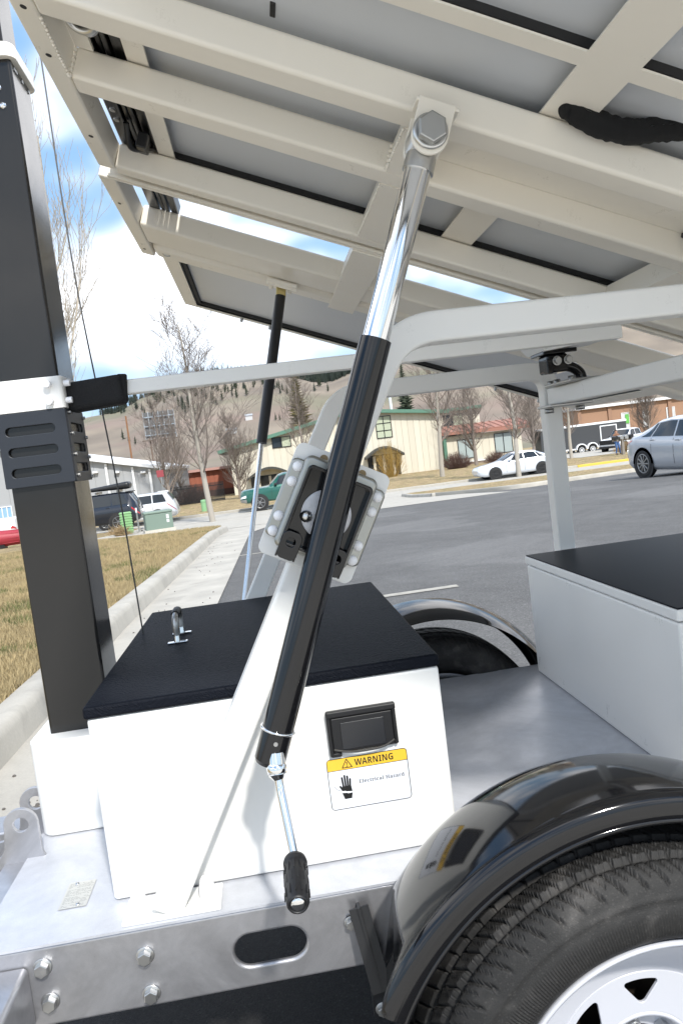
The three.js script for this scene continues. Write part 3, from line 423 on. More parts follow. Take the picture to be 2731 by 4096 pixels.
// ---- wheels and fenders
const HUB = V(.40, .34, -.92);
{
  const ctrl = [[.078, .204], [.086, .2135], [.096, .2195], [.1035, .230], [.1045, .245], [.102, .259], [.0985, .268], [.099, .2715], [.0965, .2755], [.089, .289], [.079, .299], [.066, .3045], [.045, .308], [0, .3095]];
  const full = [...ctrl, ...ctrl.slice(0, -1).reverse().map(([z, r]) => [-z, r])], cu = new THREE.CatmullRomCurve3(full.map(([z, r]) => V(z, r, 0)), false, 'centripetal'), prof = cu.getSpacedPoints(120).map(p => [p.x, p.y]);
  const NA = 1440, P = [], U = [], I = [], n = prof.length, fr = v => v - Math.floor(v);
  for (let a = 0; a <= NA; a++) prof.forEach(([z, r], k) => {
    const th = a / NA * Math.PI * 2, az = Math.abs(z), sg = Math.sign(z); let d = 0;
    if (r > .280) {
      const T = th / (2 * Math.PI), g1 = Math.abs(az - .026) < .0045 || Math.abs(az - .062) < .004; if (g1 && r > .302) d = -.007;
      const sh = az > .062 ? fr(T * 64 + (az - .062) * 26 * sg) : -1; if (sh >= 0 && sh < .14) d = -.005 * sstep(.280, .290, r); else if (sh > .5 && sh < .57 && r > .296) d = -.003;
      if (az <= .058 && az > .03) { const m = fr(T * 76 + az * 30 * sg); if (m < .15) d = Math.min(d, -.006); else if (m > .5 && m < .57) d = Math.min(d, -.003); } if (az <= .022) { const m = fr(T * 76 + z * 22); if (m < .13) d = Math.min(d, -.005); }
    }
    if (r > .227 && r < .259) d += .0007 * Math.sin(th * 420) * sstep(.227, .233, r) * (1 - sstep(.251, .259, r));
    const R = r + d * (r > .290 ? 1 : .6), zz = z + (r <= .290 && r > .280 ? d * .5 * sg : 0) + (r < .259 && r > .227 ? d * sg : 0);
    P.push(Math.cos(th) * R, Math.sin(th) * R, zz); U.push(th * .33, k / n * .6);
    if (a < NA && k < n - 1) { const q = a * n + k, s = q + n; I.push(q, s, q + 1, s, s + 1, q + 1); }
  });
  const tg = new THREE.BufferGeometry(); tg.setAttribute('position', new THREE.Float32BufferAttribute(P, 3)); tg.setAttribute('uv', new THREE.Float32BufferAttribute(U, 2)); tg.setIndex(I); tg.computeVertexNormals();
  const rg = [lathe([[.210, .083], [.2128, .088], [.2128, .0925], [.210, .0945], [.2065, .093], [.204, .086], [.200, .078], [.193, .064], [.182, .047], [.165, .034], [.145, .026], [.127, .0225]], 96), lathe([[.206, .083], [.19, .07], [.188, -.08], [.2085, -.09]], 64), lathe([[.0705, .0225], [.0685, .0245], [.0655, .0245], [.0625, .020], [.059, .009], [.055, .002], [.049, .0], [.037, .0], [.034, -.002], [.033, -.02]], 72)];
  const ds = new THREE.Shape(); ds.absarc(0, 0, .1275, 0, Math.PI * 2); const dh = new THREE.Path(); dh.absarc(0, 0, .07, 0, Math.PI * 2, true); ds.holes.push(dh);
  for (let k = 0; k < 8; k++) { const a0 = (89 + k * 45) * Math.PI / 180, pt = (r, d) => [r * Math.cos(a0 + d), r * Math.sin(a0 + d)], h = new THREE.Path(), A = [[.116, .16], [.116, -.16], [.110, -.2], [.087, -.06], [.082, 0], [.087, .06], [.110, .2]].map(q => pt(...q)); h.moveTo(...A[0]); h.quadraticCurveTo(...pt(.1185, 0), ...A[1]); h.quadraticCurveTo(...pt(.116, -.21), ...A[2]); h.lineTo(...A[3]); h.quadraticCurveTo(...A[4], ...A[5]); h.lineTo(...A[6]); h.quadraticCurveTo(...pt(.116, .21), ...A[0]); ds.holes.push(h); }
  rg.push(mv(extr(ds, .005, .0012, 3, 40), 0, 0, .0185));
  const wheel = (z, flip) => {
    const w = part('wheel', trailer); w.position.set(HUB.x, HUB.y, z); if (flip) w.rotation.y = Math.PI;
    mesh('tyre', tg, M.tyre, w, 'dusty black trailer tyre'); mesh('rim', rg, M.rim, w, 'white steel rim with wedge holes');
    mesh('hub', [cyl(V(0, 0, -.012), V(0, 0, -.1), .032), cyl(V(0, 0, -.02), V(0, 0, -.06), .135, .135, 40)], std([.03, .022, .016], .5, .4), w);
    for (let k = 0; k < 6; k++) { const t = (100 - k * 60) * Math.PI / 180, x = .0440 * Math.cos(t), y = .0440 * Math.sin(t); mesh('lug_nut', [mv(hexGeo(.0095, .015), x, y, .0), lathe([[.0075, 0], [.0068, .006], [0, .006]].reverse(), 16, 'z').translate(x, y, .0145), cyl(V(x, y, .013), V(x, y, .029), .0052)], M.steel, w); }
  };
  wheel(HUB.z, 0); wheel(-2.10, 1);
  const fender = (zc, s) => { // s=+1: outer lip towards the viewer
    const pr0 = [[-.150, .335], [-.141, .350], [-.112, .366], [-.08, .377], [-.03, .3875], [.02, .392], [.055, .392], [.072, .3905], [.0785, .3865], [.081, .380], [.0815, .371], [.080, .362], [.076, .357]], pr = s > 0 ? pr0 : pr0.slice(2);
    const cv = new THREE.CatmullRomCurve3(pr.map(([z, r]) => V(z, r, 0)), false, 'centripetal').getSpacedPoints(60), NA2 = 120, P2 = [], I2 = [], nn = cv.length;
    for (const off of [0, -.0022]) for (let a = 0; a <= NA2; a++) { cv.forEach(p => { const th = lerp(s > 0 ? (p.x < -.08 ? lerp(141.5, 145.5, clamp((-p.x - .08) / .06)) : lerp(141.5, 152.5, sstep(.05, .076, p.x))) : 153, 18, a / NA2) * Math.PI / 180; const R = p.y + off; P2.push(R * Math.cos(th), R * Math.sin(th), p.x * s); }); }
    const lay = (NA2 + 1) * nn; for (const o of [0, lay]) for (let a = 0; a < NA2; a++) for (let k = 0; k < nn - 1; k++) { const q = o + a * nn + k, t = q + nn; if ((s > 0) !== (o > 0)) I2.push(q, q + 1, t, t, q + 1, t + 1); else I2.push(q, t, q + 1, t, t + 1, q + 1); }
    for (let k = 0; k < nn - 1; k++) { const q = k, t = lay + k; I2.push(q, t, q + 1, t, t + 1, q + 1); }
    const g = new THREE.BufferGeometry(); g.setAttribute('position', new THREE.Float32BufferAttribute(P2, 3)); g.setIndex(I2); g.computeVertexNormals();
    const fp = part('fender', trailer, 'glossy black rounded fender'); mesh('fender_shell', g.translate(HUB.x, HUB.y, zc), M.black, fp);
    mesh('lip_bead', new THREE.TorusGeometry(.3575, .004, 10, 120, (153 - 18) * Math.PI / 180).rotateZ(18 * Math.PI / 180).translate(HUB.x, HUB.y, zc + s * .077), M.black, fp);
    return fp;
  };
  const nf = fender(HUB.z, 1); fender(-2.10, -1);
  { const Q = [[.111, .540, -1.068], [.095, .583, -.89], [.07, .54, -.85], [.068, .502, -.848], [.074, .40, -.93], [.078, .372, -1.0], [.083, .41, -1.078]].map(q => V(...q)), c = V(.088, .47, -.98), P3 = []; Q.forEach((q, i) => { const r = Q[(i + 1) % 7]; P3.push(c.x, c.y, c.z, q.x, q.y, q.z, r.x, r.y, r.z); }); const g = new THREE.BufferGeometry(); g.setAttribute('position', new THREE.Float32BufferAttribute(P3, 3)); g.computeVertexNormals(); mesh('end_plate', g, M.black, nf); }
  mesh('fender_bracket', [bar(V(.056, .512, -1.075), V(.074, .392, -1.05), .004, .030, 0, V(1, .2, 0)), bar(V(.056, .512, -1.082), V(.074, .392, -1.062), .028, .004, 0, V(1, .2, 0)), box(.058, .084, .352, .395, -1.062, -1.05, .002)], M.blackSatin, nf);
  mesh('bracket_nut', [boltGeo(.071, .366, -1.05, .008), boltGeo(.042, .482, -1.088, .008)], M.steelDull, nf);
}

// ---------------------------------------------------------------- trees
const vBark = { pale: [M.barkPale, M.twigPale], brown: [M.bark, M.twig], street: [M.barkPale, M.twig] };
function growTree(h, r, o) { // returns trunk and branch geometries
  const tr = [], br = [], up = V(0, 1, 0);
  function limb(p, d, len, rad, lvl, out) {
    const n = lvl === 0 ? 9 : lvl === 1 ? 5 : 3; let q = p.clone(), dir = d.clone();
    for (let i = 0; i < n; i++) {
      const l = len / n, nd = dir.clone().add(V(rr(-1, 1), rr(-.5, 1), rr(-1, 1)).multiplyScalar(o.wob * (lvl ? 1 : .35))).add(up.clone().multiplyScalar(lvl ? o.lift : .25)).normalize(), e = q.clone().addScaledVector(nd, l), r0 = rad * (1 - i / n * .82), r1 = rad * (1 - (i + 1) / n * .82);
      out.push(cyl(q, e, Math.max(r0, o.min), Math.max(r1, o.min * .8), lvl === 0 ? 9 : lvl === 1 ? 5 : 3, true));
      const t = (i + 1) / n;
      if (lvl < o.lv && (lvl > 0 || t > o.clear)) {
        const kids = lvl === 0 ? o.k0 : o.k1;
        for (let k = 0; k < kids; k++) { const az = rr(0, 6.283), sp = rr(o.sp0, o.sp1), side = V(Math.cos(az), 0, Math.sin(az)); const cd = nd.clone().multiplyScalar(Math.cos(sp)).add(side.multiplyScalar(Math.sin(sp))).normalize(); const cl = lvl === 0 ? h * o.bl * (1.15 - t * .8) * rr(.7, 1.1) : len * rr(.35, .6); limb(q.clone().lerp(e, rnd()), cd, cl, Math.max(r1 * (lvl ? .55 : .42), o.min), lvl + 1, br); }
      }
      q = e; dir = nd;
    }
  }
  limb(V(0, -.15, 0), V(rr(-.03, .03), 1, rr(-.03, .03)), h, r, 0, tr);
  return [mergeGeometries(tr.map(prep)), mergeGeometries(br.map(prep))];
}
function tree(px, D, h, r, label, o = {}, kind = 'brown', name = 'bare_tree', group) {
  o = { wob: .22, lift: .12, min: .009, clear: .22, k0: 3, k1: 2, lv: 3, sp0: .5, sp1: 1.0, bl: .4, ...o };
  const p = gpD(px, D), t = thing(name, label, 'tree', [p.x, p.y, p.z], 0, group), [a, b] = growTree(h, r, o);
  mesh('trunk', a, vBark[kind][0], t); mesh('crown', b, vBark[kind][1], t); return t;
}
tree(372, 23, 12.4, .15, 'tall pale aspen with upswept bare branches rising behind the mast', { clear: .12, k0: 2, k1: 2, sp0: .3, sp1: .8, lift: .24, bl: .46, lv: 3, min: .0075 }, 'pale');
tree(318, 27, 11.5, .14, 'slender pale aspen with bare branches beside the taller aspen', { clear: .15, k0: 2, k1: 2, sp0: .3, sp1: .85, lift: .22, bl: .48, min: .0075 }, 'pale');
tree(853, 36, 9.4, .15, 'bare street tree with white lower trunk beside the green truck', { k0: 3, k1: 2, clear: .3, bl: .48, sp0: .5, sp1: 1.1, min: .008 }, 'street');
tree(690, 58, 8.2, .16, 'bare tree in front of the grey warehouse end', { clear: .2, k0: 3, k1: 2, bl: .5, min: .008 });
tree(735, 66, 6.5, .12, 'small twiggy tree beside the black fence', { clear: .2, bl: .45 });
tree(965, 62, 6.6, .16, 'low spreading bare tree at the left end of the cream building', { clear: .15, bl: .55, k0: 4 });
tree(1225, 60, 9.0, .14, 'thin bare tree in front of the cream building beside the gas strut', { clear: .25, bl: .4 });
tree(1770, 53.3, 10.5, .19, 'bare tree with pale trunk on lawn before the cream gable', { clear: .28, bl: .42, k0: 3, min: .010 }, 'street');
tree(2075, 41.6, 8.6, .15, 'bare tree with pale trunk beside the parked white sedan', { clear: .3, bl: .36 }, 'street');
tree(1905, 72, 8.6, .2, 'dense bare tree in front of the red roofed wing', { clear: .18, bl: .48, k0: 4, k1: 2 });
tree(2138, 70, 7.4, .18, 'dark dense bare tree by the end of the red roofed wing', { clear: .12, bl: .45, k0: 4, k1: 2 });
tree(2285, 56.5, 8.0, .15, 'bare tree in front of the dark cargo trailer', { clear: .3, bl: .32 }, 'street');
tree(2600, 85, 7.5, .16, 'spreading bare tree in front of the brick building', { clear: .1, bl: .5, k0: 5 });
// conifers
function conifer(h, w, n, mat, trunk) {
  const g = []; for (let i = 0; i < n; i++) { const t = Math.pow(i / n, .8), y = h * (.12 + .86 * t), R = w * (1 - t) * rr(.65, 1.1) + .04 * h * .3, az = i * 2.4 + rr(-.4, .4); const c = new THREE.ConeGeometry(R * .36, R * 1.15, 4, 1, true); c.rotateZ(Math.PI / 2 - .25); c.translate(-R * .45, 0, 0); c.scale(1, .5, 1); c.rotateY(az); c.translate(0, y, 0); g.push(c); }
  return [mergeGeometries(g.map(prep)), cyl(V(0, -.3, 0), V(0, h * .95, 0), w * .09, .01 * h * .2, 6)];
}
M.needle = std([.052, .066, .042], .95); M.needleY = std([.12, .10, .04], .95); M.needleB = std([.046, .062, .050], .95);
for (const [px, D, h, mt, lab] of [[1232, 95, 15.5, M.needleY, 'yellowing pine rising behind the cream roof by the jack'], [1650, 100, 14.8, M.needle, 'dark pine top showing above the green roof edge']]) { const p = gpD(px, D), t = thing('pine_tree', lab, 'tree', [p.x, p.y, p.z]), [a, b] = conifer(h, h * .2, 260, mt); mesh('crown', a, mt, t); mesh('trunk', b, M.bark, t); }
{ // pines dotted over the hillside
  const vr = [0, 1, 2].map(() => conifer(9, 2.6, 46));
  const put = (x, D, h, k) => { const t = thing('hillside_pine', 'small dark pine standing alone on the dry hillside', 'tree', [x, hillY(x, D), -D], rr(0, 6), 'pines dotted over the hillside'); t.scale.setScalar(h / 9); mesh('crown', vr[k][0], k ? M.needle : M.needleB, t); mesh('trunk', vr[k][1], M.bark, t); };
  const P = [[[520, 1655], 3], [[610, 1610], 6], [[650, 1600], 5], [[700, 1580], 5], [[745, 1560], 8], [[800, 1590], 8], [[850, 1555], 9], [[880, 1610], 7], [[930, 1560], 9], [[960, 1590], 4], [[1000, 1555], 4], [[730, 1630], 8], [[760, 1650], 5], [[560, 1650], 3], [[1080, 1560], 3], [[1140, 1570], 5], [[1110, 1680], 2], [[1190, 1600], 2], [[1020, 1530], 5], [[495, 1760], 2], [[580, 1650], 2], [[1280, 1560], 4], [[540, 1770], 2]];
  for (const [[px, py], n] of P) for (let i = 0; i < n; i++) { const d = dirOf(px + rr(-34, 34), py + rr(-14, 14)), a = d.x / -d.z, k = d.y / -d.z; let D = 160; while (D < 600 && CAMY + k * D > hillY(a * D, D)) D += 2; if (D < 600) put(a * D, D, rr(4, 7.5) * (D / 420), Math.floor(rnd() * 3)); }
  // ridge wood, one mass
  const N = 2200, im = new THREE.InstancedMesh(vr[1][0], M.needleB, N), m = new THREE.Matrix4(); let c = 0;
  while (c < N) { const px = rnd() < .55 ? rr(1150, 1500) : rr(380, 1150), d = dirOf(px, 1500), a = d.x / -d.z, D = rr(560, 640) - (px > 1180 ? rr(0, 60) : 0); if (px < 1150 && fbm(px * .012, 2, 5, 3) < .02 * (D - 590) / 10 - .02) { if (rnd() < .8) { continue; } } const s = rr(.5, 1.0); m.compose(V(a * D, hillY(a * D, D) - .5, -D), new THREE.Quaternion().setFromAxisAngle(V(0, 1, 0), rr(0, 6)), V(s, s * rr(.9, 1.2), s)); im.setMatrixAt(c++, m); }
  im.name = 'ridge_wood'; im.userData = { kind: 'stuff', label: 'dark pine wood along the far ridge', category: 'wood' }; scene.add(im);
}
// shrubs
function shrub(px, D, w, h, label, mat, n = 260) { const p = gpD(px, D), t = thing('shrub', label, 'shrub', [p.x, p.y, p.z]), g = []; for (let i = 0; i < n; i++) { const a = rr(0, 6.283), s = Math.sqrt(rnd()) * w * .5, q = V(Math.cos(a) * s * .4, 0, Math.sin(a) * s * .4), e = V(Math.cos(a) * s, h * Math.sqrt(Math.max(.05, 1 - (s / (w * .52)) ** 2)) * rr(.6, 1.05), Math.sin(a) * s), mid = q.clone().lerp(e, .55).add(V(rr(-.1, .1), .05, rr(-.1, .1))); g.push(cyl(q, mid, .014, .010, 3, true), cyl(mid, e, .010, .004, 3, true)); for (let k = 0; k < 2; k++) g.push(cyl(mid.clone().lerp(e, .4 * k), e.clone().add(V(rr(-.2, .2), rr(-.1, .1), rr(-.2, .2))), .010, .004, 3, true)); } mesh('stems', g, mat, t); return t; }
const shB = std([.13, .075, .06], .95), shY = std([.40, .26, .07], .9);
shrub(770, 66, 3.4, 1.9, 'rounded brown leafless shrub beside the black fence', shB, 420);
shrub(1828, 69, 3.2, 1.75, 'rounded brown leafless shrub at the wing corner', shB, 420);
shrub(1985, 72, 2.6, 1.4, 'low brown leafless shrub under the wing window', shB, 320);
shrub(1565, 69, 3.4, 3.6, 'tall golden twigged shrub before the arched entrance', shY, 150);
shrub(2505, 56, 2.0, 1.0, 'pale dry grass clump beside the white truck', std([.36, .25, .13], .95), 260);
shrub(480, 29.5, 1.0, .5, 'small dry weed clump at the base of the green pedestal', std([.36, .26, .14], .95), 90);

// ---------------------------------------------------------------- buildings
function win(parent, x0, x1, y0, y1, z, mat, cols = 2, rows = 1, fm = M.blackSatin) {
  const w = part('window', parent), f = .07; const fr = [box(x0, x1, y0, y0 + f, z, z + .08), box(x0, x1, y1 - f, y1, z, z + .08), box(x0, x0 + f, y0 + f, y1 - f, z, z + .08), box(x1 - f, x1, y0 + f, y1 - f, z, z + .08)];
  for (let i = 1; i < cols; i++) { const x = lerp(x0, x1, i / cols); fr.push(box(x - f / 2, x + f / 2, y0 + f, y1 - f, z, z + .07)); } for (let i = 1; i < rows; i++) { const y = lerp(y0, y1, i / rows); fr.push(box(x0 + f, x1 - f, y - f / 2, y + f / 2, z, z + .065)); }
  mesh('frame', fr, fm, w); const ms = Array.isArray(mat) ? mat : [mat];
  for (let i = 0; i < cols; i++) for (let k = 0; k < rows; k++) mesh('pane', box(lerp(x0, x1, i / cols) + f * .6, lerp(x0, x1, (i + 1) / cols) - f * .6, lerp(y0, y1, k / rows) + f * .6, lerp(y0, y1, (k + 1) / rows) - f * .6, z + .01, z + .03), ms[(i + k) % ms.length], w);
}
function panelWall(parent, x0, x1, base, topAt, z, w, mats, gap = .035, proud = .03) { // vertical siding, each sheet its own piece
  for (let x = x0, i = 0; x < x1 - .01; x += w, i++) { const a = x + gap / 2, b = Math.min(x + w, x1) - gap / 2, s = new THREE.Shape([new THREE.Vector2(a, base), new THREE.Vector2(b, base), new THREE.Vector2(b, topAt(b)), new THREE.Vector2(a, topAt(a))]); mesh('siding_panel', new THREE.ExtrudeGeometry(s, { depth: proud, bevelEnabled: false }).translate(0, 0, z), mats[i % mats.length], parent); }
}
const wallProfile = (pts, depth, z) => new THREE.ExtrudeGeometry(new THREE.Shape(pts.map(p => new THREE.Vector2(...p))), { depth, bevelEnabled: false }).translate(0, 0, z - depth);
M.cr1 = std([.60, .56, .46], .75); M.cr2 = std([.57, .53, .435], .75); M.cr3 = std([.62, .58, .48], .75); M.green = std([.09, .20, .145], .5); M.darkTrim = std([.05, .05, .045], .7); M.redRoof = std([.32, .15, .11], .75); M.stone = std([.25, .205, .17], .9); M.greyW = std([.34, .35, .36], .7); M.greyW2 = std([.325, .335, .345], .7); M.rust = std([.30, .10, .06], .85); M.brick = std([.33, .20, .13], .9); M.trimW = std([.72, .73, .74], .6);
{ // cream gabled building
  const Z = -75, X = (px, py = 1800) => at(px, py, 75).x, Yv = (px, py) => at(px, py, 75).y, b = thing('cream_building', 'cream gabled building with green roof edge and arched dark entrances', 'building', [0, 0, 0]);
  const xl = X(930, 1900), xr = X(1757, 1800), xp = X(1405, 1650), yp = Yv(1405, 1645) - .15, yl = Yv(905, 1800), yr = Yv(1757, 1648), base = -2.3;
  const topAt = x => x < xp ? lerp(yl, yp, clamp((x - xl) / (xp - xl))) : lerp(yp, yr, clamp((x - xp) / (xr - xp)));
  mesh('wall', wallProfile([[xl, base], [xr, base], [xr, yr], [xp, yp], [xl, yl]], 14, Z - .01), M.cr2, b);
  panelWall(b, xl, xr, base, topAt, Z, .62, [M.cr1, M.cr2, M.cr3, M.cr1]);
  const rz = Z - 7; mesh('roof', [bar(V(xl - 1.1, yl - .18, rz), V(xp, yp + .14, rz), 15.4, .34, 0), bar(V(xp, yp + .14, rz), V(xr + 1.2, yr - .05, rz), 15.4, .34, 0)], M.green, b);
  const wn = (a, c, mat, cols, rows) => { const p = at(a[0], a[1], 75), q = at(c[0], c[1], 75); win(b, Math.min(p.x, q.x), Math.max(p.x, q.x), Math.min(p.y, q.y), Math.max(p.y, q.y), Z + .03, mat, cols, rows); };
  wn([1085, 1752], [1166, 1785], [M.glass, M.blind], 2, 1); wn([1497, 1668], [1570, 1748], [M.blind, M.blind], 2, 3);
  const arch = (a, c) => { const p = at(a[0], a[1], 75), q = at(c[0], c[1], 75), w = q.x - p.x, e = part('entrance', b), s = new THREE.Shape(), n = 14; const y0 = Math.min(p.y, q.y) - .1; for (let i = 0; i <= n; i++) s[i ? 'lineTo' : 'moveTo'](p.x + w * i / n, y0 + .9 * Math.sin(Math.PI * i / n)); for (let i = n; i >= 0; i--) s.lineTo(p.x + w * i / n, y0 - .22 + .9 * Math.sin(Math.PI * i / n)); mesh('awning', new THREE.ExtrudeGeometry(s, { depth: 1.4, bevelEnabled: false }).translate(0, 0, Z + .03), M.darkTrim, e); mesh('opening', box(p.x + .3, q.x - .3, base + .3, y0 + .1, Z - .3, Z + .045), M.glass, e); mesh('mullion', [1, 2, 3].map(k => box(p.x + w * k / 4 - .12, p.x + w * k / 4 + .12, base + .3, y0, Z + .045, Z + .2)), M.cr2, e); };
  arch([990, 1910], [1165, 1868]); arch([1455, 1822], [1606, 1808]);
  mesh('vent', [box(X(1605, 1648), X(1612, 1648) + .02, Yv(1605, 1652), Yv(1605, 1644), Z + .03, Z + .12)], M.darkTrim, b); mesh('chimney_pipe', cyl(V(X(1590, 1600), yr, Z - 4), V(X(1588, 1600), yr + 2.4, Z - 4), .14), M.trimW, b);
}
{ // wing with red shed roof
  const D = 80, Z = -D, P = (x, y, d = D) => at(x, y, d), b = thing('wing_building', 'low cream wing with red metal shed roof and stone base', 'building'), x0 = P(1755, 1800).x, x1 = P(2085, 1760).x, base = -2.6;
  const top = P(1900, 1735).y, st = P(1900, 1845).y;
  mesh('wall', box(x0 - 1, x1, base, top, Z - 9, Z - .01), M.cr2, b); panelWall(b, x0, x1, st, () => top, Z, .8, [M.cr1, M.cr3]); mesh('stone_base', box(x0, x1 + .05, base, st, Z, Z + .22), M.stone, b); mesh('stone_cap', box(x0, x1 + .1, st, st + .1, Z, Z + .3), M.trimW, b);
  const r0 = P(1770, 1737), r1 = P(2100, 1694); mesh('roof', [bar(V(x0 - .6, r0.y, Z + .6), V(x1 + 1.2, r1.y - .35, Z + .6), .25, .3), new THREE.BoxGeometry(x1 - x0 + 1.8, .14, 4.6).rotateX(.17).translate((x0 + x1) / 2 + .3, (r0.y + r1.y) / 2 + .38, Z - 1.6)], M.redRoof, b);
  for (let i = 0; i < 14; i++) mesh('roof_rib', new THREE.BoxGeometry(.07, .2, 4.6).rotateX(.17).translate(lerp(x0 - .4, x1 + 1, i / 13), (r0.y + r1.y) / 2 + .42, Z - 1.6), M.redRoof, b);
  mesh('upper_wall', box(x0 - 1, P(1960, 1650).x, top, P(1850, 1632).y, Z - 10, Z - 4.2), M.cr1, b); mesh('upper_roof', box(x0 - 1.4, P(1968, 1650).x, P(1850, 1634).y, P(1850, 1622).y, Z - 10.4, Z - 3.6), M.green, b);
  const q0 = P(1770, 1662, 84), q1 = P(1854, 1702, 84); win(b, q0.x, q1.x, q1.y, q0.y, Z - 4.2, [M.glass, M.blind], 2, 1);
  for (const [a, c] of [[[1826, 1760], [1897, 1830]], [[1972, 1735], [2052, 1806]]]) { const p = P(...a), q = P(...c); win(b, p.x, q.x, Math.min(p.y, q.y), Math.max(p.y, q.y), Z + .03, std([.36, .42, .42], .25), 2, 1); }
  mesh('corner_post', box(P(1772, 1800).x, P(1772, 1800).x + .35, base, top, Z + .02, Z + .35), M.green, b);
}
{ // grey warehouse
  const D = 62, Z = -D, P = (x, y) => at(x, y, D), b = thing('grey_warehouse', 'long pale grey metal warehouse with sloping roof line', 'building'), x0 = P(-500, 1990).x, x1 = P(657, 1900).x, base = -2.1, ya = P(345, 1839).y, yb = P(657, 1875).y, sl = (yb - ya) / (P(657, 1875).x - P(345, 1839).x), topAt = x => ya + sl * (x - P(345, 1839).x);
  mesh('wall', wallProfile([[x0, base], [x1, base], [x1, topAt(x1)], [x0, topAt(x0)]], 20, Z - .01), M.greyW2, b);
  panelWall(b, x0, x1, base, topAt, Z, 1.12, [M.greyW, M.greyW2, M.greyW], .03);
  mesh('roof_edge', bar(V(x0 - .2, topAt(x0) + .05, Z - 9.5), V(x1 + .3, topAt(x1) + .03, Z - 9.5), 20, .26), M.trimW, b);
  for (const px of [430, 535, 602]) { const x = P(px, 1900).x; mesh('downpipe', box(x - .09, x + .09, base, topAt(x) - .15, Z + .035, Z + .16), M.trimW, b); }
  for (const px of [352, 385, 470, 575]) { const p = P(px, 1888); mesh('wall_lamp', box(p.x - .2, p.x + .2, p.y - .1, p.y + .06, Z + .04, Z + .35, .02), M.trimW, b); }
  const p = P(-10, 2030), q = P(60, 2090); win(b, p.x, q.x, q.y, p.y, Z + .04, std([.25, .42, .62], .3), 3, 1, M.trimW);
}
{ const D = 84, Z = -D, p = at(735, 1880, D), q = at(905, 1975, D), b = thing('rust_building', 'rust red walled shed behind the black fence', 'building'), w = (q.x - p.x) / 8; mesh('wall', box(p.x, q.x + 1.5, -2.6, p.y - .4, Z - 8, Z - .02), M.rust, b); for (let i = 0; i < 8; i++) mesh('siding_panel', box(p.x + i * w + .03, p.x + (i + 1) * w - .03, -2.6, p.y - .4, Z - .01, Z + .04), M.rust, b); mesh('roof', box(p.x - .8, q.x + 2, p.y - .4, p.y - .12, Z - 8.5, Z + .6), std([.42, .24, .2], .7), b); mesh('lower_wall', box(p.x, q.x + 1.5, -2.6, q.y + .6, Z + .05, Z + .15), std([.09, .045, .035], .85), b); }
{ const D = 96, Z = -D, P = (x, y) => at(x, y, D), b = thing('brick_building', 'tan brick building with pale doors behind the cargo trailer', 'building'), x0 = P(2310, 1700).x, x1 = P(3300, 1600).x, yt = P(2500, 1618).y; mesh('wall', box(x0, x1, -3, yt, Z - 12, Z), M.brick, b); mesh('roof_edge', box(x0 - .4, x1, yt, yt + .35, Z - 12.4, Z + .5), M.trimW, b); for (let k = 0; k < 9; k++) mesh('pilaster', box(x0 + k * 4.2, x0 + k * 4.2 + .5, -3, yt, Z, Z + .2), std([.30, .18, .12], .9), b); for (const [a, c] of [[[2480, 1652], [2518, 1715]], [[2548, 1645], [2595, 1705]], [[2660, 1630], [2700, 1690]]]) { const p = P(...a), q = P(...c); win(b, p.x, q.x, q.y, p.y, Z + .01, std([.55, .57, .58], .4), 1, 1, M.trimW); } const p = P(2505, 1675); mesh('door_sign', box(p.x - .25, p.x + .25, p.y - .6, p.y + .6, Z + .1, Z + .13), std([.12, .42, .08], .6), b); }
{ const g = thing('picket_fence', 'black metal fence between warehouse and rust red shed', 'fence'), a = at(632, 2000, 64), c = at(900, 1990, 64), y0 = gyD(64), y1 = y0 + 1.75; mesh('rail', [box(a.x, c.x, y0 + .25, y0 + .32, -64.03, -63.97), box(a.x, c.x, y1 - .3, y1 - .23, -64.03, -63.97)], M.blackSatin, g); for (let i = 0; i <= 56; i++) { const x = lerp(a.x, c.x, i / 56); mesh('picket', box(x - .03, x + .03, y0, y1, -63.97, -63.94), M.blackSatin, g); } }

// ---------------------------------------------------------------- vehicles
const carPaint = c => phy(c, .28, .25, { clearcoat: .9, clearcoatRoughness: .05 });
const wheelGeo = {};
function carWheel(parent, x, y, z, R, side, rimMat, spokes) {
  const w = part('wheel', parent); w.position.set(x, y, z); const k = R + '_' + spokes;
  if (!wheelGeo[k]) { const sp = []; for (let i = 0; i < spokes; i++) { const g = new RoundedBoxGeometry(R * .52, R * .11, .03, 2, .01); g.translate(R * .36, 0, .092); g.rotateZ(i / spokes * 6.283); sp.push(g); } wheelGeo[k] = [lathe([[R * .66, -.09], [R * .9, -.1], [R, -.06], [R, .06], [R * .92, .095], [R * .8, .1], [R * .66, .092]], 36), mergeGeometries([...sp, lathe([[R * .7, .095], [R * .66, .1], [R * .61, .095], [R * .58, .03]], 36), lathe([[0, .105], [R * .14, .102], [R * .18, .09]].reverse(), 20)].map(prep)), lathe([[0, .02], [R * .66, .02]].reverse(), 30)]; }
  if (side < 0) w.rotation.y = Math.PI; mesh('tyre', wheelGeo[k][0], M.rubber, w); mesh('rim', wheelGeo[k][1], rimMat, w); mesh('brake_disc', wheelGeo[k][2], M.blackSatin, w);
}
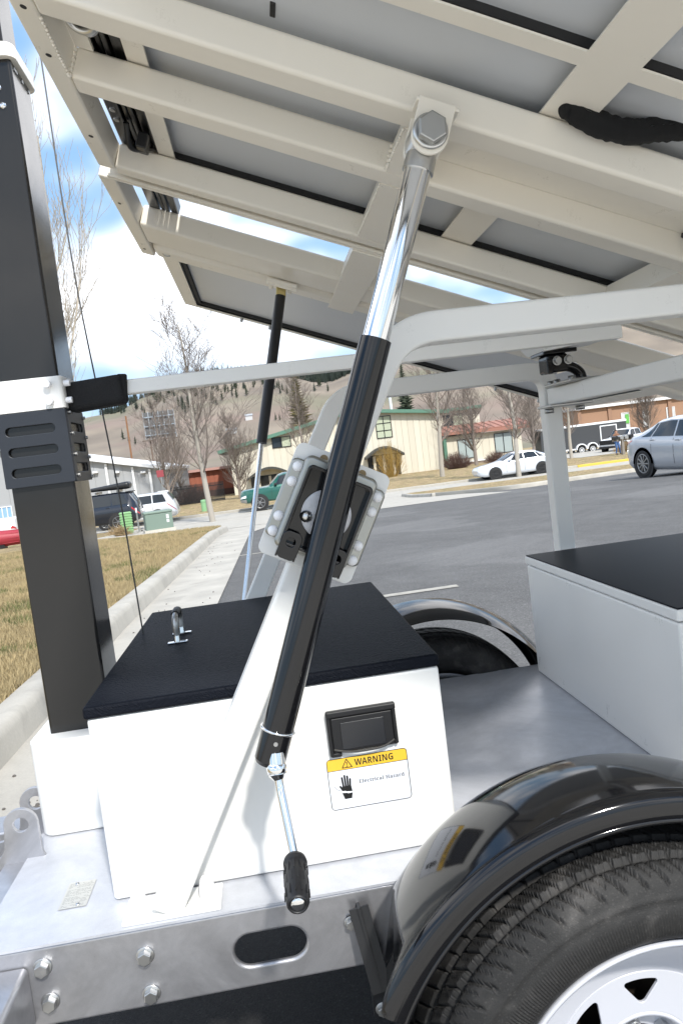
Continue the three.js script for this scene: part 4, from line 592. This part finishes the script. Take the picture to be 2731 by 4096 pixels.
function car(name, label, pos, ry, c) { // front at x=0, rear at x=L, near side +z
  const t = thing(name, label, c.cat || 'car', pos, ry, c.group), { L, W, top, belt, y0 } = c;
  const ip = (a, x) => { if (x <= a[0][0]) return a[0][1]; for (let i = 1; i < a.length; i++) if (x <= a[i][0]) return lerp(a[i - 1][1], a[i][1], (x - a[i - 1][0]) / (a[i][0] - a[i - 1][0])); return a.at(-1)[1]; };
  const hw = x => W / 2 * (1 - .24 * Math.pow(1 - clamp(x / c.nose), 2.6) - .16 * Math.pow(1 - clamp((L - x) / c.tail), 2.6));
  const rnd0 = x => { const d = clamp(Math.min(x, L - x) / .16); return Math.sqrt(1 - (1 - d) * (1 - d)); };
  const sec = x => { const e = rnd0(x), my = .58; return sec0(x).map(([z, y]) => [z * lerp(.80, 1, e), my + (y - my) * lerp(.42, 1, e)]); };
  const sec0 = x => { const h = hw(x), yt = ip(top, x), yb = ip(belt, x), q = clamp((yt - yb) / .35), b0 = y0 + .10 * Math.pow(1 - clamp(Math.min(x, L - x) / .5), 2); return [[0, b0], [h * .88, b0], [h * .975, b0 + .09], [h, lerp(b0, yb, .52)], [h * .985, Math.min(yb, yt - .05) - .07], [h * .95, Math.min(yb, yt - .03)], [h * lerp(.84, c.tum || .74, q), yt - lerp(.025, .075, q)], [h * lerp(.55, .56, q), yt - .012], [0, yt]]; };
  const S = (x, v, s, off = 0) => { const p = sec(clamp(x, 0, L)), i = Math.min(7, Math.floor(v)), f = v - i, y = lerp(p[i][1], p[i + 1][1], f), z = lerp(p[i][0], p[i + 1][0], f); const ny = p[i + 1][0] - p[i][0], nz = p[i + 1][1] - p[i][1], l = Math.hypot(ny, nz) || 1; return [x, y - ny / l * off, (z + nz / l * off) * s]; };
  const grid = (f, nu, nv, flip) => { const P = [], I = []; for (let i = 0; i <= nu; i++) for (let j = 0; j <= nv; j++) { P.push(...f(i / nu, j / nv)); if (i < nu && j < nv) { const a = i * (nv + 1) + j, b = a + nv + 1; flip ? I.push(a, b, a + 1, b, b + 1, a + 1) : I.push(a, a + 1, b, b, a + 1, b + 1); } } const g = new THREE.BufferGeometry(); g.setAttribute('position', new THREE.Float32BufferAttribute(P, 3)); g.setIndex(I); g.computeVertexNormals(); return g; };
  const st = [...new Set([...top.map(p => p[0]), ...belt.map(p => p[0]), ...[.004, .015, .035, .065, .105].flatMap(q => [q, L - q]), ...Array.from({ length: 45 }, (_, i) => L * i / 44)])].sort((a, b) => a - b), n = st.length - 1, vv = [...Array(9).keys()].flatMap(i => i < 8 ? [i, i + .5] : [i]);
  const body = [1, -1].map(s => toCreasedNormals(grid((u, w) => S(st[Math.round(u * n)], vv[Math.round(w * 16)], s), n, 16, s < 0), .7));
  for (const x of [0, L]) { const p = sec(x), sh = new THREE.Shape([...p.map(q => new THREE.Vector2(q[0], q[1])), ...p.slice(1, -1).reverse().map(q => new THREE.Vector2(-q[0], q[1]))]); const g = new THREE.ShapeGeometry(sh); g.rotateY(-Math.PI / 2 * 1); g.translate(x, 0, 0); body.push(g); }
  mesh('body', body, c.paint, t);
  const patch = (nm, mat, xa, xb, va, vb, s, off = .006, xa2 = xa, xb2 = xb) => mesh(nm, grid((u, w) => S(lerp(lerp(xa, xa2, w), lerp(xb, xb2, w), u), lerp(va, vb, w), s, off), 8, 4, s < 0), mat, t);
  for (const s of [1, -1]) {
    for (const [xa, xb, xa2, xb2] of c.side) patch('side_window', M.glass, xa, xb, 5.1, 5.93, s, .006, xa2, xb2);
    for (const [x0, x1] of c.handles || []) mesh('door_handle', (() => { const p = S((x0 + x1) / 2, 4.35, s, .012); return new RoundedBoxGeometry(x1 - x0, .035, .03, 2, .01).translate(...p); })(), c.paint, t);
    for (const x of c.seams || []) patch('door_seam', M.blackMatt, x - .006, x + .006, 2.2, 5, s, .003);
    if (c.head) patch('headlight', c.headMat || M.cap, c.head[0], c.head[1], c.head[2], c.head[3], s, .008);
    if (c.tailL) patch('tail_light', M.red, c.tailL[0], c.tailL[1], c.tailL[2], c.tailL[3], s, .008);
    for (const x of [c.wf, c.wr]) { const z = hw(x) * s; mesh('wheel_arch', new THREE.RingGeometry(c.R * .9, c.R * 1.16, 30, 1, 0, Math.PI).translate(x, c.R, Math.abs(z) + .004).rotateY(0).scale(1, 1, s), M.blackMatt, t); mesh('arch_liner', lathe([[0, 0], [c.R * 1.14, 0]].reverse(), 30).translate(x, c.R, (Math.abs(z) + .002) * s), M.blackMatt, t); carWheel(t, x, c.R, (Math.abs(z) - .085) * s, c.R, s, c.rim || M.alu, c.sp || 10); }
    if (c.mirror) { const p = S(c.mirror, 5, s, .08); mesh('mirror', [new RoundedBoxGeometry(.16, .13, .16, 3, .05).translate(p[0], p[1] + .06, p[2])], c.mirMat || c.paint, t); }
    if (c.sill) patch('sill', c.sill, c.wf + c.R * 1.15, c.wr - c.R * 1.15, 1.3, 2.3, s, .006);
  }
  for (const [xa, xb, nm] of c.glass) mesh(nm || 'windscreen', grid((u, w) => { const v = w < .5 ? lerp(6.05, 8, w * 2) : lerp(8, 6.05, w * 2 - 1), s = w < .5 ? 1 : -1; return S(lerp(xa, xb, u), v > 7.99 ? 7.99 : v, s, .006); }, 8, 16, false), M.glass, t);
  if (c.bumper) for (const [xa, xb] of c.bumper) for (const s of [1, -1]) patch('bumper', c.bumpMat || M.blackMatt, xa, xb, 1.4, 2.9, s, .012);
  return [t, S, patch];
}
M.red = phy([.45, .02, .015], .2, 0, { clearcoat: .6 });
const sedanTop = [[0, .62], [.06, .74], [.5, .84], [1.25, .96], [1.5, 1.02], [2.15, 1.36], [2.5, 1.435], [3.0, 1.45], [3.5, 1.40], [4.15, 1.14], [4.45, 1.10], [4.72, 1.06], [4.8, .9]], sedanBelt = [[0, .6], [1.3, .90], [3, .95], [4.2, 1.0], [4.8, .86]];
const sedan = { L: 4.8, W: 1.83, y0: .2, top: sedanTop, belt: sedanBelt, nose: .9, tail: .8, R: .335, wf: .95, wr: 3.72, side: [[1.75, 2.68, 2.25, 2.68], [2.74, 3.55, 2.74, 3.38], [3.60, 3.98, 3.43, 3.52]], glass: [[1.5, 2.2], [3.55, 4.15, 'rear_window']], handles: [[2.45, 2.63], [3.4, 3.58]], seams: [1.62, 2.71, 3.55], head: [.02, .5, 3.6, 4.7], tailL: [4.45, 4.79, 4.0, 4.9], mirror: 1.85 };
{ const s = { ...sedan, paint: carPaint([.42, .44, .47]), rim: M.alu, sp: 10, R: .35, y0: .19, wr: 3.9, tailL: [4.35, 4.74, 4.2, 4.9] }, w = gp(2575, 1912), ry = 1.68, c = Math.cos(ry), n = Math.sin(ry), lx = 3.9, lz = -.92; car('silver_sedan', 'silver blue sedan parked on the lot with ten spoke alloys', [w.x - (lx * c + lz * n), gy(w.z) + .005, w.z - (-lx * n + lz * c)], ry, s); }
{ const w = gp(1979, 1919); car('white_sedan', 'pale white sedan with black wheels parked on the street', [w.x - .95, gyD(42) + .02, -42.5], 0, { ...sedan, paint: carPaint([.66, .70, .76]), rim: M.blackSatin }); }
const suvTop = [[0, .75], [.08, .95], [.4, 1.05], [1.2, 1.14], [1.4, 1.2], [1.95, 1.68], [2.3, 1.78], [3.8, 1.80], [4.35, 1.76], [4.62, 1.3], [4.75, 1.0], [4.8, .7]], suvBelt = [[0, .72], [1.3, 1.1], [4.3, 1.16], [4.8, .68]];
const suv = { cat: 'suv', L: 4.8, W: 1.9, y0: .32, top: suvTop, belt: suvBelt, nose: .7, tail: .5, R: .39, wf: .95, wr: 3.74, tum: .82, side: [[1.72, 2.6, 2.05, 2.6], [2.66, 3.5, 2.66, 3.5], [3.56, 4.28, 3.56, 4.12]], glass: [[1.4, 1.96], [4.36, 4.62, 'rear_window']], handles: [[2.4, 2.58], [3.25, 3.43]], seams: [1.6, 2.63, 3.53], head: [.04, .4, 3.5, 4.6], tailL: [4.42, 4.76, 4.05, 5.0], mirror: 1.8 };
{ const p = gpD(466, 35.6), [t] = car('dark_suv', 'dark blue black suv with black roof box parked by the pedestals', [p.x - 3.72, p.y + .13, -37.4], 0, { ...suv, paint: carPaint([.012, .016, .026]), rim: M.alu, sp: 6 }); const rb = part('roof_box', t); const g = new RoundedBoxGeometry(2.1, .36, .85, 5, .16); const q = g.attributes.position; for (let i = 0; i < q.count; i++) { const u = (q.getX(i) + 1.05) / 2.1; q.setY(i, q.getY(i) * lerp(.45, 1, sstep(0, .6, u)) + (1 - sstep(0, .6, u)) * -.06); } g.computeVertexNormals(); mesh('shell', g.translate(3.35, 2.08, 0), M.blackSatin, rb); for (const x of [2.8, 3.8]) mesh('cross_bar', box(x, x + .06, 1.80, 1.90, -.7, .7), M.alu, rb); mesh('spoiler', box(4.2, 4.48, 1.74, 1.79, -.66, .66, .02), M.blackSatin, t); }
const xoTop = suvTop.map(([x, y]) => [x, y * .93]), xoBelt = suvBelt.map(([x, y]) => [x, y * .93]);
{ const p = gpD(705, 41); car('white_crossover', 'white crossover parked past the transformer box', [p.x - 4.7, p.y + .02, -42.4], 0, { ...suv, cat: 'car', top: xoTop, belt: xoBelt, paint: carPaint([.8, .8, .8]), y0: .26, R: .36, tailL: [4.3, 4.76, 4.1, 4.8], bumper: [[4.3, 4.8]], bumpMat: std([.5, .48, .45], .6) }); }
const puTop = [[0, .85], [.05, 1.12], [.3, 1.2], [1.5, 1.27], [1.65, 1.3], [2.2, 1.82], [2.5, 1.9], [3.3, 1.9], [3.62, 1.84], [3.72, 1.35], [3.75, 1.34], [5.7, 1.36], [5.75, .9]], puBelt = [[0, .84], [1.6, 1.22], [3.7, 1.28], [5.75, .88]];
const pickup = { cat: 'pickup truck', L: 5.75, W: 2.0, y0: .45, top: puTop, belt: puBelt, nose: .6, tail: .25, R: .42, wf: 1.05, wr: 4.6, tum: .8, side: [[1.95, 2.75, 2.25, 2.75], [2.82, 3.6, 2.82, 3.52]], glass: [[1.65, 2.2], [3.63, 3.71, 'rear_window']], handles: [[2.5, 2.68], [3.4, 3.55]], seams: [1.75, 2.78, 3.7], head: [.03, .35, 3.4, 4.5], tailL: [5.55, 5.745, 3.3, 4.9], mirror: 2.0, mirMat: M.blackMatt, bumper: [[0, .35], [5.5, 5.75]], bumpMat: M.steelDull };
{ const p = gpD(1045, 40.5); car('green_pickup', 'dark green pickup truck parked across the street', [p.x - 1.05, p.y + .02, -41.9], 0, { ...pickup, paint: carPaint([.01, .10, .075]), sp: 6 }); }
{ const p = gpD(62, 41); car('white_pickup', 'white pickup truck tail showing left of the mast', [p.x - 5.7, p.y + .02, -42.2], 0, { ...pickup, paint: carPaint([.8, .8, .8]) }); }
{ const p = gp(2440, 1814); const [t] = car('white_pickup', 'white pickup truck with black grille facing the street', [p.x - .2, p.y + .02, p.z], .55, { ...pickup, paint: carPaint([.75, .75, .76]), bumpMat: carPaint([.75, .75, .76]) }); mesh('grille', [box(-.03, .05, .72, 1.1, -.72, .72, .02), ...[.8, .88, .96, 1.04].map(y => box(-.05, -.02, y - .015, y + .015, -.7, .7))], M.blackSatin, t); mesh('lower_bumper', box(-.06, .1, .42, .6, -.8, .8, .03), M.blackSatin, t); }
{ // cargo trailer
  const p = gp(2345, 1813), D = -p.z, t = thing('cargo_trailer', 'charcoal enclosed cargo trailer with white trim and twin axles', 'trailer', [p.x, p.y, p.z]), W = 8.6, x0 = -4.4, h = 2.75;
  mesh('body', box(x0, x0 + W, .45, h, -2.2, 0, .03), std([.045, .047, .05], .45), t); mesh('roof_trim', box(x0 - .03, x0 + W + .03, h - .14, h + .06, -2.23, .03, .03), M.trimW, t); mesh('bottom_trim', box(x0, x0 + W, .42, .56, -.05, .025), M.trimW, t);
  mesh('side_door', box(x0 + 6.0, x0 + 7.5, .6, 2.35, .0, .03), std([.06, .06, .065], .45), t); mesh('door_frame', [box(x0 + 5.9, x0 + 6.0, .55, 2.45, 0, .05), box(x0 + 7.5, x0 + 7.6, .55, 2.45, 0, .05), box(x0 + 5.9, x0 + 7.6, 2.35, 2.45, 0, .052)], M.trimW, t);
  for (const x of [-.55, .55]) { const s = new THREE.Shape(); s.absarc(0, 0, .56, 0, Math.PI); s.absarc(0, 0, .46, Math.PI, 0, true); mesh('fender', new THREE.ExtrudeGeometry(s, { depth: .3, bevelEnabled: false }).translate(x, .42, 0), M.trimW, t); mesh('wheel_well', lathe([[0, 0], [.46, 0]].reverse(), 24).translate(x, .42, .04), M.blackMatt, t); carWheel(t, x, .36, .12, .36, 1, M.trimW, 8); carWheel(t, x, .36, -2.3, .36, -1, M.trimW, 8); }
  mesh('tongue', [bar(V(x0 + W, .45, -1.1), V(x0 + W + 1.6, .45, -1.1), .12, .12)], M.blackSatin, t);
}
// ---------------------------------------------------------------- street furniture
{ const p = gpD(515, 30.2), t = thing('utility_pedestal', 'light green ribbed utility pedestal behind the mast', 'pedestal', [p.x, p.y + .13, p.z], .2), g = std([.20, .38, .17], .6); mesh('cover', [box(-.22, .22, 0, .84, -.2, .2, .03)], g, t); for (let i = 0; i < 8; i++) mesh('rib', box(-.24, .24, .08 + i * .1, .115 + i * .1, -.22, .22, .012), g, t); }
{ const p = gpD(640, 31.5), t = thing('transformer_box', 'grey green utility transformer box on the lawn edge', 'utility box', [p.x, p.y + .12, p.z], .25), g = std([.17, .23, .19], .55); mesh('cabinet', box(-.55, .55, 0, .66, -.4, .4, .03), g, t); mesh('lid', box(-.58, .58, .66, .76, -.43, .43, .04), g, t); mesh('base', box(-.62, .62, -.1, .02, -.46, .46), M.conc, t); mesh('sticker', [box(.30, .40, .42, .58, .40, .404), box(.30, .40, .26, .38, .40, .404)], M.trimW, t); }
{ const p = gpD(820, 47), t = thing('green_marker', 'pale green cylinder marker post on the far lawn', 'marker', [p.x, p.y + .14, p.z]); mesh('post', lathe([[.16, 0], [.16, .68], [.14, .72], [0, .73]].reverse(), 20, 'y'), std([.22, .42, .22], .6), t); mesh('collar', lathe([[.17, .55], [.175, .57], [.17, .6]].reverse(), 20, 'y'), std([.2, .38, .2], .6), t); }
{ const p = gpD(560, 32.2), t = thing('sign_post', 'thin grey steel stake beside the transformer box', 'post', [p.x, p.y + .1, p.z]); mesh('stake', box(-.03, .03, 0, 1.0, -.02, .02), M.steelDull, t); mesh('cap', box(-.035, .035, .82, 1.02, .021, .03), M.trimW, t); }
{ const p = gpD(668, 50), t = thing('street_sign', 'white sign panel on a post by the black fence', 'sign', [p.x, p.y + .1, p.z]); mesh('post', cyl(V(0, 0, 0), V(0, 3.1, 0), .035), M.steelDull, t); mesh('panel', box(-.35, .35, 1.0, 1.6, .04, .06, .01), M.trimW, t); const s = std([.28, .05, .06], .6); mesh('upper_panel', box(-.25, .2, 2.5, 2.95, .04, .06, .01), s, t); }
{ const p = gp(2492, 1826), t = thing('mailbox_cluster', 'row of roadside mailboxes on a grey wooden post', 'mailboxes', [p.x, p.y + .14, p.z], .1); const wd = std([.22, .2, .18], .9); mesh('post', box(-.09, .09, -.1, 1.15, -.09, .09, .01), wd, t); mesh('cross_arm', box(-.75, .75, .98, 1.1, -.07, .07, .01), wd, t); for (const [x, m] of [[-.58, M.blackSatin], [-.18, M.steelDull], [.2, M.steelDull], [.62, M.blackSatin]]) { const s = new THREE.Shape(); s.moveTo(-.13, 0); s.lineTo(.13, 0); s.lineTo(.13, .15); s.absarc(0, .15, .13, 0, Math.PI); mesh('mailbox', extr(s, .5, .01).translate(x, 1.1, -.2), m, t); } }
{ const p = gpD(-30, 33), t = thing('red_barrel', 'dull red grooved cylinder lying beyond the mast at grass edge', 'cylinder', [p.x, p.y + .45, -33], .12); const m = std([.33, .03, .045], .5); mesh('shell', lathe([[0, 0], [.26, .02], [.30, .06], [.36, 1.2], [.38, 3.4], [0, 3.5]].reverse(), 28, 'x').rotateY(Math.PI).translate(1.45, .1, 0), m, t); for (let k = 0; k < 10; k++) { const a = k / 10 * 6.283; mesh('rib', bar(V(1.2, .1 + .315 * Math.sin(a), .315 * Math.cos(a)), V(-1.2, .1 + .37 * Math.sin(a), .37 * Math.cos(a)), .03, .03), m, t); } mesh('cradle', [box(.4, .6, -.5, -.15, -.3, .3), box(-1, -.8, -.5, -.18, -.3, .3)], M.blackSatin, t); }
{ const D = 205, p = at(640, 1700, D), gx = hillY(p.x, D), t = thing('billboard', 'back of a billboard on posts against the hill', 'billboard', [p.x, gx, -D]), w = 4.0, yc = p.y - gx, h = 3.6; mesh('face', box(-w, w, yc - h + .4, yc + h, -.1, 0), std([.12, .125, .13], .8), t); for (let i = 0; i <= 6; i++) { const x = lerp(-w, w, i / 6); mesh('strut', box(x - .12, x + .12, yc - h, yc + h + .2, .01, .35), std([.30, .32, .34], .7), t); } for (let i = 0; i < 3; i++) mesh('girt', box(-w, w, yc - h + 1 + i * 2.4, yc - h + 1.25 + i * 2.4, .36, .5), std([.3, .36, .42], .7), t); for (const x of [-3, -1, 1, 3]) mesh('post', cyl(V(x, -1.5, 0), V(x, yc - h + .6, 0), .2), std([.16, .11, .08], .9), t); mesh('catwalk', box(-w - 1, w + 1, yc - h - .3, yc - h - .1, 0, 1), std([.14, .1, .08], .9), t); }
{ const D = 175, p = at(503, 1665, D), q = at(522, 1790, D), gx = hillY(q.x, D), t = thing('utility_pole', 'brown wooden utility pole on the lower hillside', 'pole', [q.x, gx, -D]); mesh('shaft', cyl(V(0, -1, 0), V(0, p.y - gx, 0), .24, .18, 10), std([.24, .12, .06], .9), t); mesh('cross_arm', box(-1.1, 1.1, p.y - gx - 1, p.y - gx - .8, -.1, .1), M.bark, t); }
{ const wm = std([.5, .5, .5], .7); for (const [px, py, D, w, h, lab] of [[575, 1768, 215, 5, 1.6, 'small white shed low on the hillside by the pole'], [1003, 1722, 330, 3, 1.6, 'tiny white house halfway up the hillside'], [930, 1745, 300, 4, 1.2, 'tiny low white trailer house on the hillside']]) { const p = at(px, py, D), t = thing('hillside_house', lab, 'house', [p.x, hillY(p.x, D), -D]); mesh('wall', box(-w / 2, w / 2, -1, h, -2, 2), wm, t); const s = new THREE.Shape([new THREE.Vector2(-2.3, 0), new THREE.Vector2(2.3, 0), new THREE.Vector2(0, .9)]); mesh('roof', extr(s, w + .5).rotateY(Math.PI / 2).translate(-w / 2 - .25, h, 0), M.greyW2, t); } }
{ // person: one body, walking by the mailboxes
  const p = gp(2470, 1826), t = thing('person', 'person in brown shirt and blue jeans walking with arms folded by the mailboxes', 'person', [p.x, p.y + .15, p.z], .25);
  const J = (a, b, r0, r1, c) => ({ a: V(...a), b: V(...b), r0, r1, c }), sk = [.42, .24, .17], sh = [.20, .10, .06], jn = [.06, .13, .30], bt = [.22, .15, .08];
  const bones = [J([0, .98, 0], [0, 1.40, 0], .15, .175, sh), J([-.17, 1.42, 0], [.17, 1.42, 0], .075, .075, sh), J([0, 1.45, 0], [0, 1.56, .01], .06, .055, sk), J([0, 1.63, .015], [0, 1.70, .01], .095, .09, sk), J([-.1, .94, 0], [.1, .94, 0], .13, .13, jn), J([-.09, .92, 0], [-.11, .5, .06], .095, .068, jn), J([-.11, .5, .06], [-.11, .1, -.02], .062, .045, jn), J([.09, .92, 0], [.10, .5, .10], .095, .068, jn), J([.10, .5, .10], [.10, .1, .16], .062, .045, jn), J([-.11, .06, -.04], [-.12, .04, .14], .048, .042, bt), J([.10, .06, .14], [.11, .04, .32], .048, .042, bt), J([-.23, 1.4, 0], [-.28, 1.14, .05], .062, .048, sh), J([-.28, 1.14, .05], [-.02, 1.2, .22], .046, .036, sk), J([.23, 1.4, 0], [.28, 1.15, .05], .062, .048, sh), J([.28, 1.15, .05], [.02, 1.26, .23], .046, .036, sk)];
  const hand = (x, y, z, s) => { for (let k = 0; k < 4; k++) bones.push(J([x, y + .012 - k * .018, z], [x + s * (.07 - Math.abs(k - 1.3) * .008), y + .014 - k * .02, z + .012], .0095, .008, sk)); bones.push(J([x, y + .02, z], [x + s * .03, y + .055, z + .01], .010, .008, sk)); bones.push(J([x - s * .04, y, z - .005], [x, y, z], .03, .028, sk)); }; hand(.03, 1.2, .235, 1); hand(-.03, 1.26, .245, -1);
  const dist = q => { let d = 9, best = bones[0], bd = 9; for (const o of bones) { const bx = o.b.x - o.a.x, by = o.b.y - o.a.y, bz = o.b.z - o.a.z, px = q.x - o.a.x, py = q.y - o.a.y, pz = q.z - o.a.z, h = clamp((px * bx + py * by + pz * bz) / (bx * bx + by * by + bz * bz)), e = Math.hypot(px - bx * h, py - by * h, pz - bz * h) - lerp(o.r0, o.r1, h); if (e < bd) { bd = e; best = o; } const k = .035, m = clamp(.5 + .5 * (d - e) / k); d = lerp(d, e, m) - k * m * (1 - m); } return [d, best]; };
  const N = 80, mc = new MarchingCubes(N, std(0xffffff, 1), false, false, 200000), hs = .95; mc.isolation = 0;
  for (let k = 0; k < N; k++) for (let j = 0; j < N; j++) for (let i = 0; i < N; i++) { const q = V((i - N / 2) / (N / 2) * hs, (j - N / 2) / (N / 2) * hs + .9, (k - N / 2) / (N / 2) * hs); mc.field[i + j * N + k * N * N] = Math.abs(q.x) > .42 || Math.abs(q.z) > .42 ? -1 : -dist(q)[0]; }
  mc.update(); const n = mc.count, pos = new Float32Array(n * 3), col = new Float32Array(n * 3), nor = new Float32Array(n * 3);
  for (let i = 0; i < n; i++) { const q = V(mc.positionArray[i * 3] * hs, mc.positionArray[i * 3 + 1] * hs + .9, mc.positionArray[i * 3 + 2] * hs); pos.set([q.x, q.y, q.z], i * 3); col.set(dist(q)[1].c, i * 3); nor.set([mc.normalArray[i * 3], mc.normalArray[i * 3 + 1], mc.normalArray[i * 3 + 2]], i * 3); }
  const g = new THREE.BufferGeometry(); g.setAttribute('position', new THREE.BufferAttribute(pos, 3)); g.setAttribute('normal', new THREE.BufferAttribute(nor, 3)); g.setAttribute('color', new THREE.BufferAttribute(col, 3)); mesh('body', g, std(0xffffff, .85, 0, { vertexColors: true }), t);
  mesh('hair', new THREE.SphereGeometry(.1, 18, 12, 0, 6.283, 0, 1.75).scale(1, 1.05, 1.05).translate(0, 1.70, -.004), std([.06, .04, .03], .9), t);
  mesh('face_features', [new THREE.SphereGeometry(.013, 8, 6).scale(1, 1.3, 1.2).translate(0, 1.655, .112), new THREE.SphereGeometry(.009, 8, 6).translate(-.034, 1.675, .098), new THREE.SphereGeometry(.009, 8, 6).translate(.034, 1.675, .098), box(-.025, .025, 1.606, 1.614, .095, .106, .003)], std([.2, .11, .08], .8), t);
}
// ---------------------------------------------------------------- grass blades on the near lawn
{
  const tri = []; for (let k = 0; k < 5; k++) { const a = k * 1.3, l = rr(.02, .045), w = .003, x = Math.cos(a) * .012, z = Math.sin(a) * .012; tri.push(x - w, 0, z, x + w, 0, z, x + Math.cos(a * 2) * .02, l, z + Math.sin(a * 2) * .02); }
  const g = new THREE.BufferGeometry(); g.setAttribute('position', new THREE.Float32BufferAttribute(tri, 3)); g.computeVertexNormals();
  const N = 60000, im = new THREE.InstancedMesh(g, std([1, 1, 1], .95), N), m = new THREE.Matrix4(), col = new THREE.Color();
  for (let i = 0; i < N; i++) { const z = -2.6 - 19 * Math.pow(rnd(), 1.7), x = curbX(z) - .02 - Math.pow(rnd(), 1.3) * (1.5 - z * .28), gr = fbm(x * 1.1, z * 1.1, 3, 3) > .14 ? 1 : 0; m.compose(V(x, gy(z) + .13, z), new THREE.Quaternion().setFromAxisAngle(V(0, 1, 0), rr(0, 6)), V(1, rr(.7, 1.5), 1).multiplyScalar(rr(.8, 1.5))); im.setMatrixAt(i, m); const v = rr(.75, 1.25); im.setColorAt(i, gr && rnd() < .5 ? col.setRGB(.13 * v, .145 * v, .05 * v) : col.setRGB(.36 * v, .285 * v, .155 * v)); }
  im.name = 'dry_grass'; im.userData = { kind: 'stuff', label: 'dry straw coloured grass on the near lawn', category: 'grass' }; scene.add(im);
}
{ // loose grit in the gutter by the deck
  const N = 170, im = new THREE.InstancedMesh(new THREE.IcosahedronGeometry(.006, 0), std([.12, .11, .10], .95), N), m = new THREE.Matrix4();
  for (let i = 0; i < N; i++) { const z = rnd() < .5 ? -2.75 + rr(-.25, .25) * rr(.2, 1) : rr(-2, -14), x = z > -3.2 && rnd() < .7 ? -.98 + rr(-.1, .1) * rr(.1, 1) : rr(curbX(z) + .2, -.55), s = rr(.3, 1.6); m.compose(V(x, gy(z) + .011, z), new THREE.Quaternion(), V(s, s * .7, s)); im.setMatrixAt(i, m); } im.name = 'gutter_grit'; im.userData = { kind: 'stuff', label: 'dark grit scattered in the concrete gutter', category: 'grit' }; scene.add(im);
}
scene.traverse(o => { if (o.isMesh) { o.castShadow = true; o.receiveShadow = true; } });
renderer.render(scene, camera);
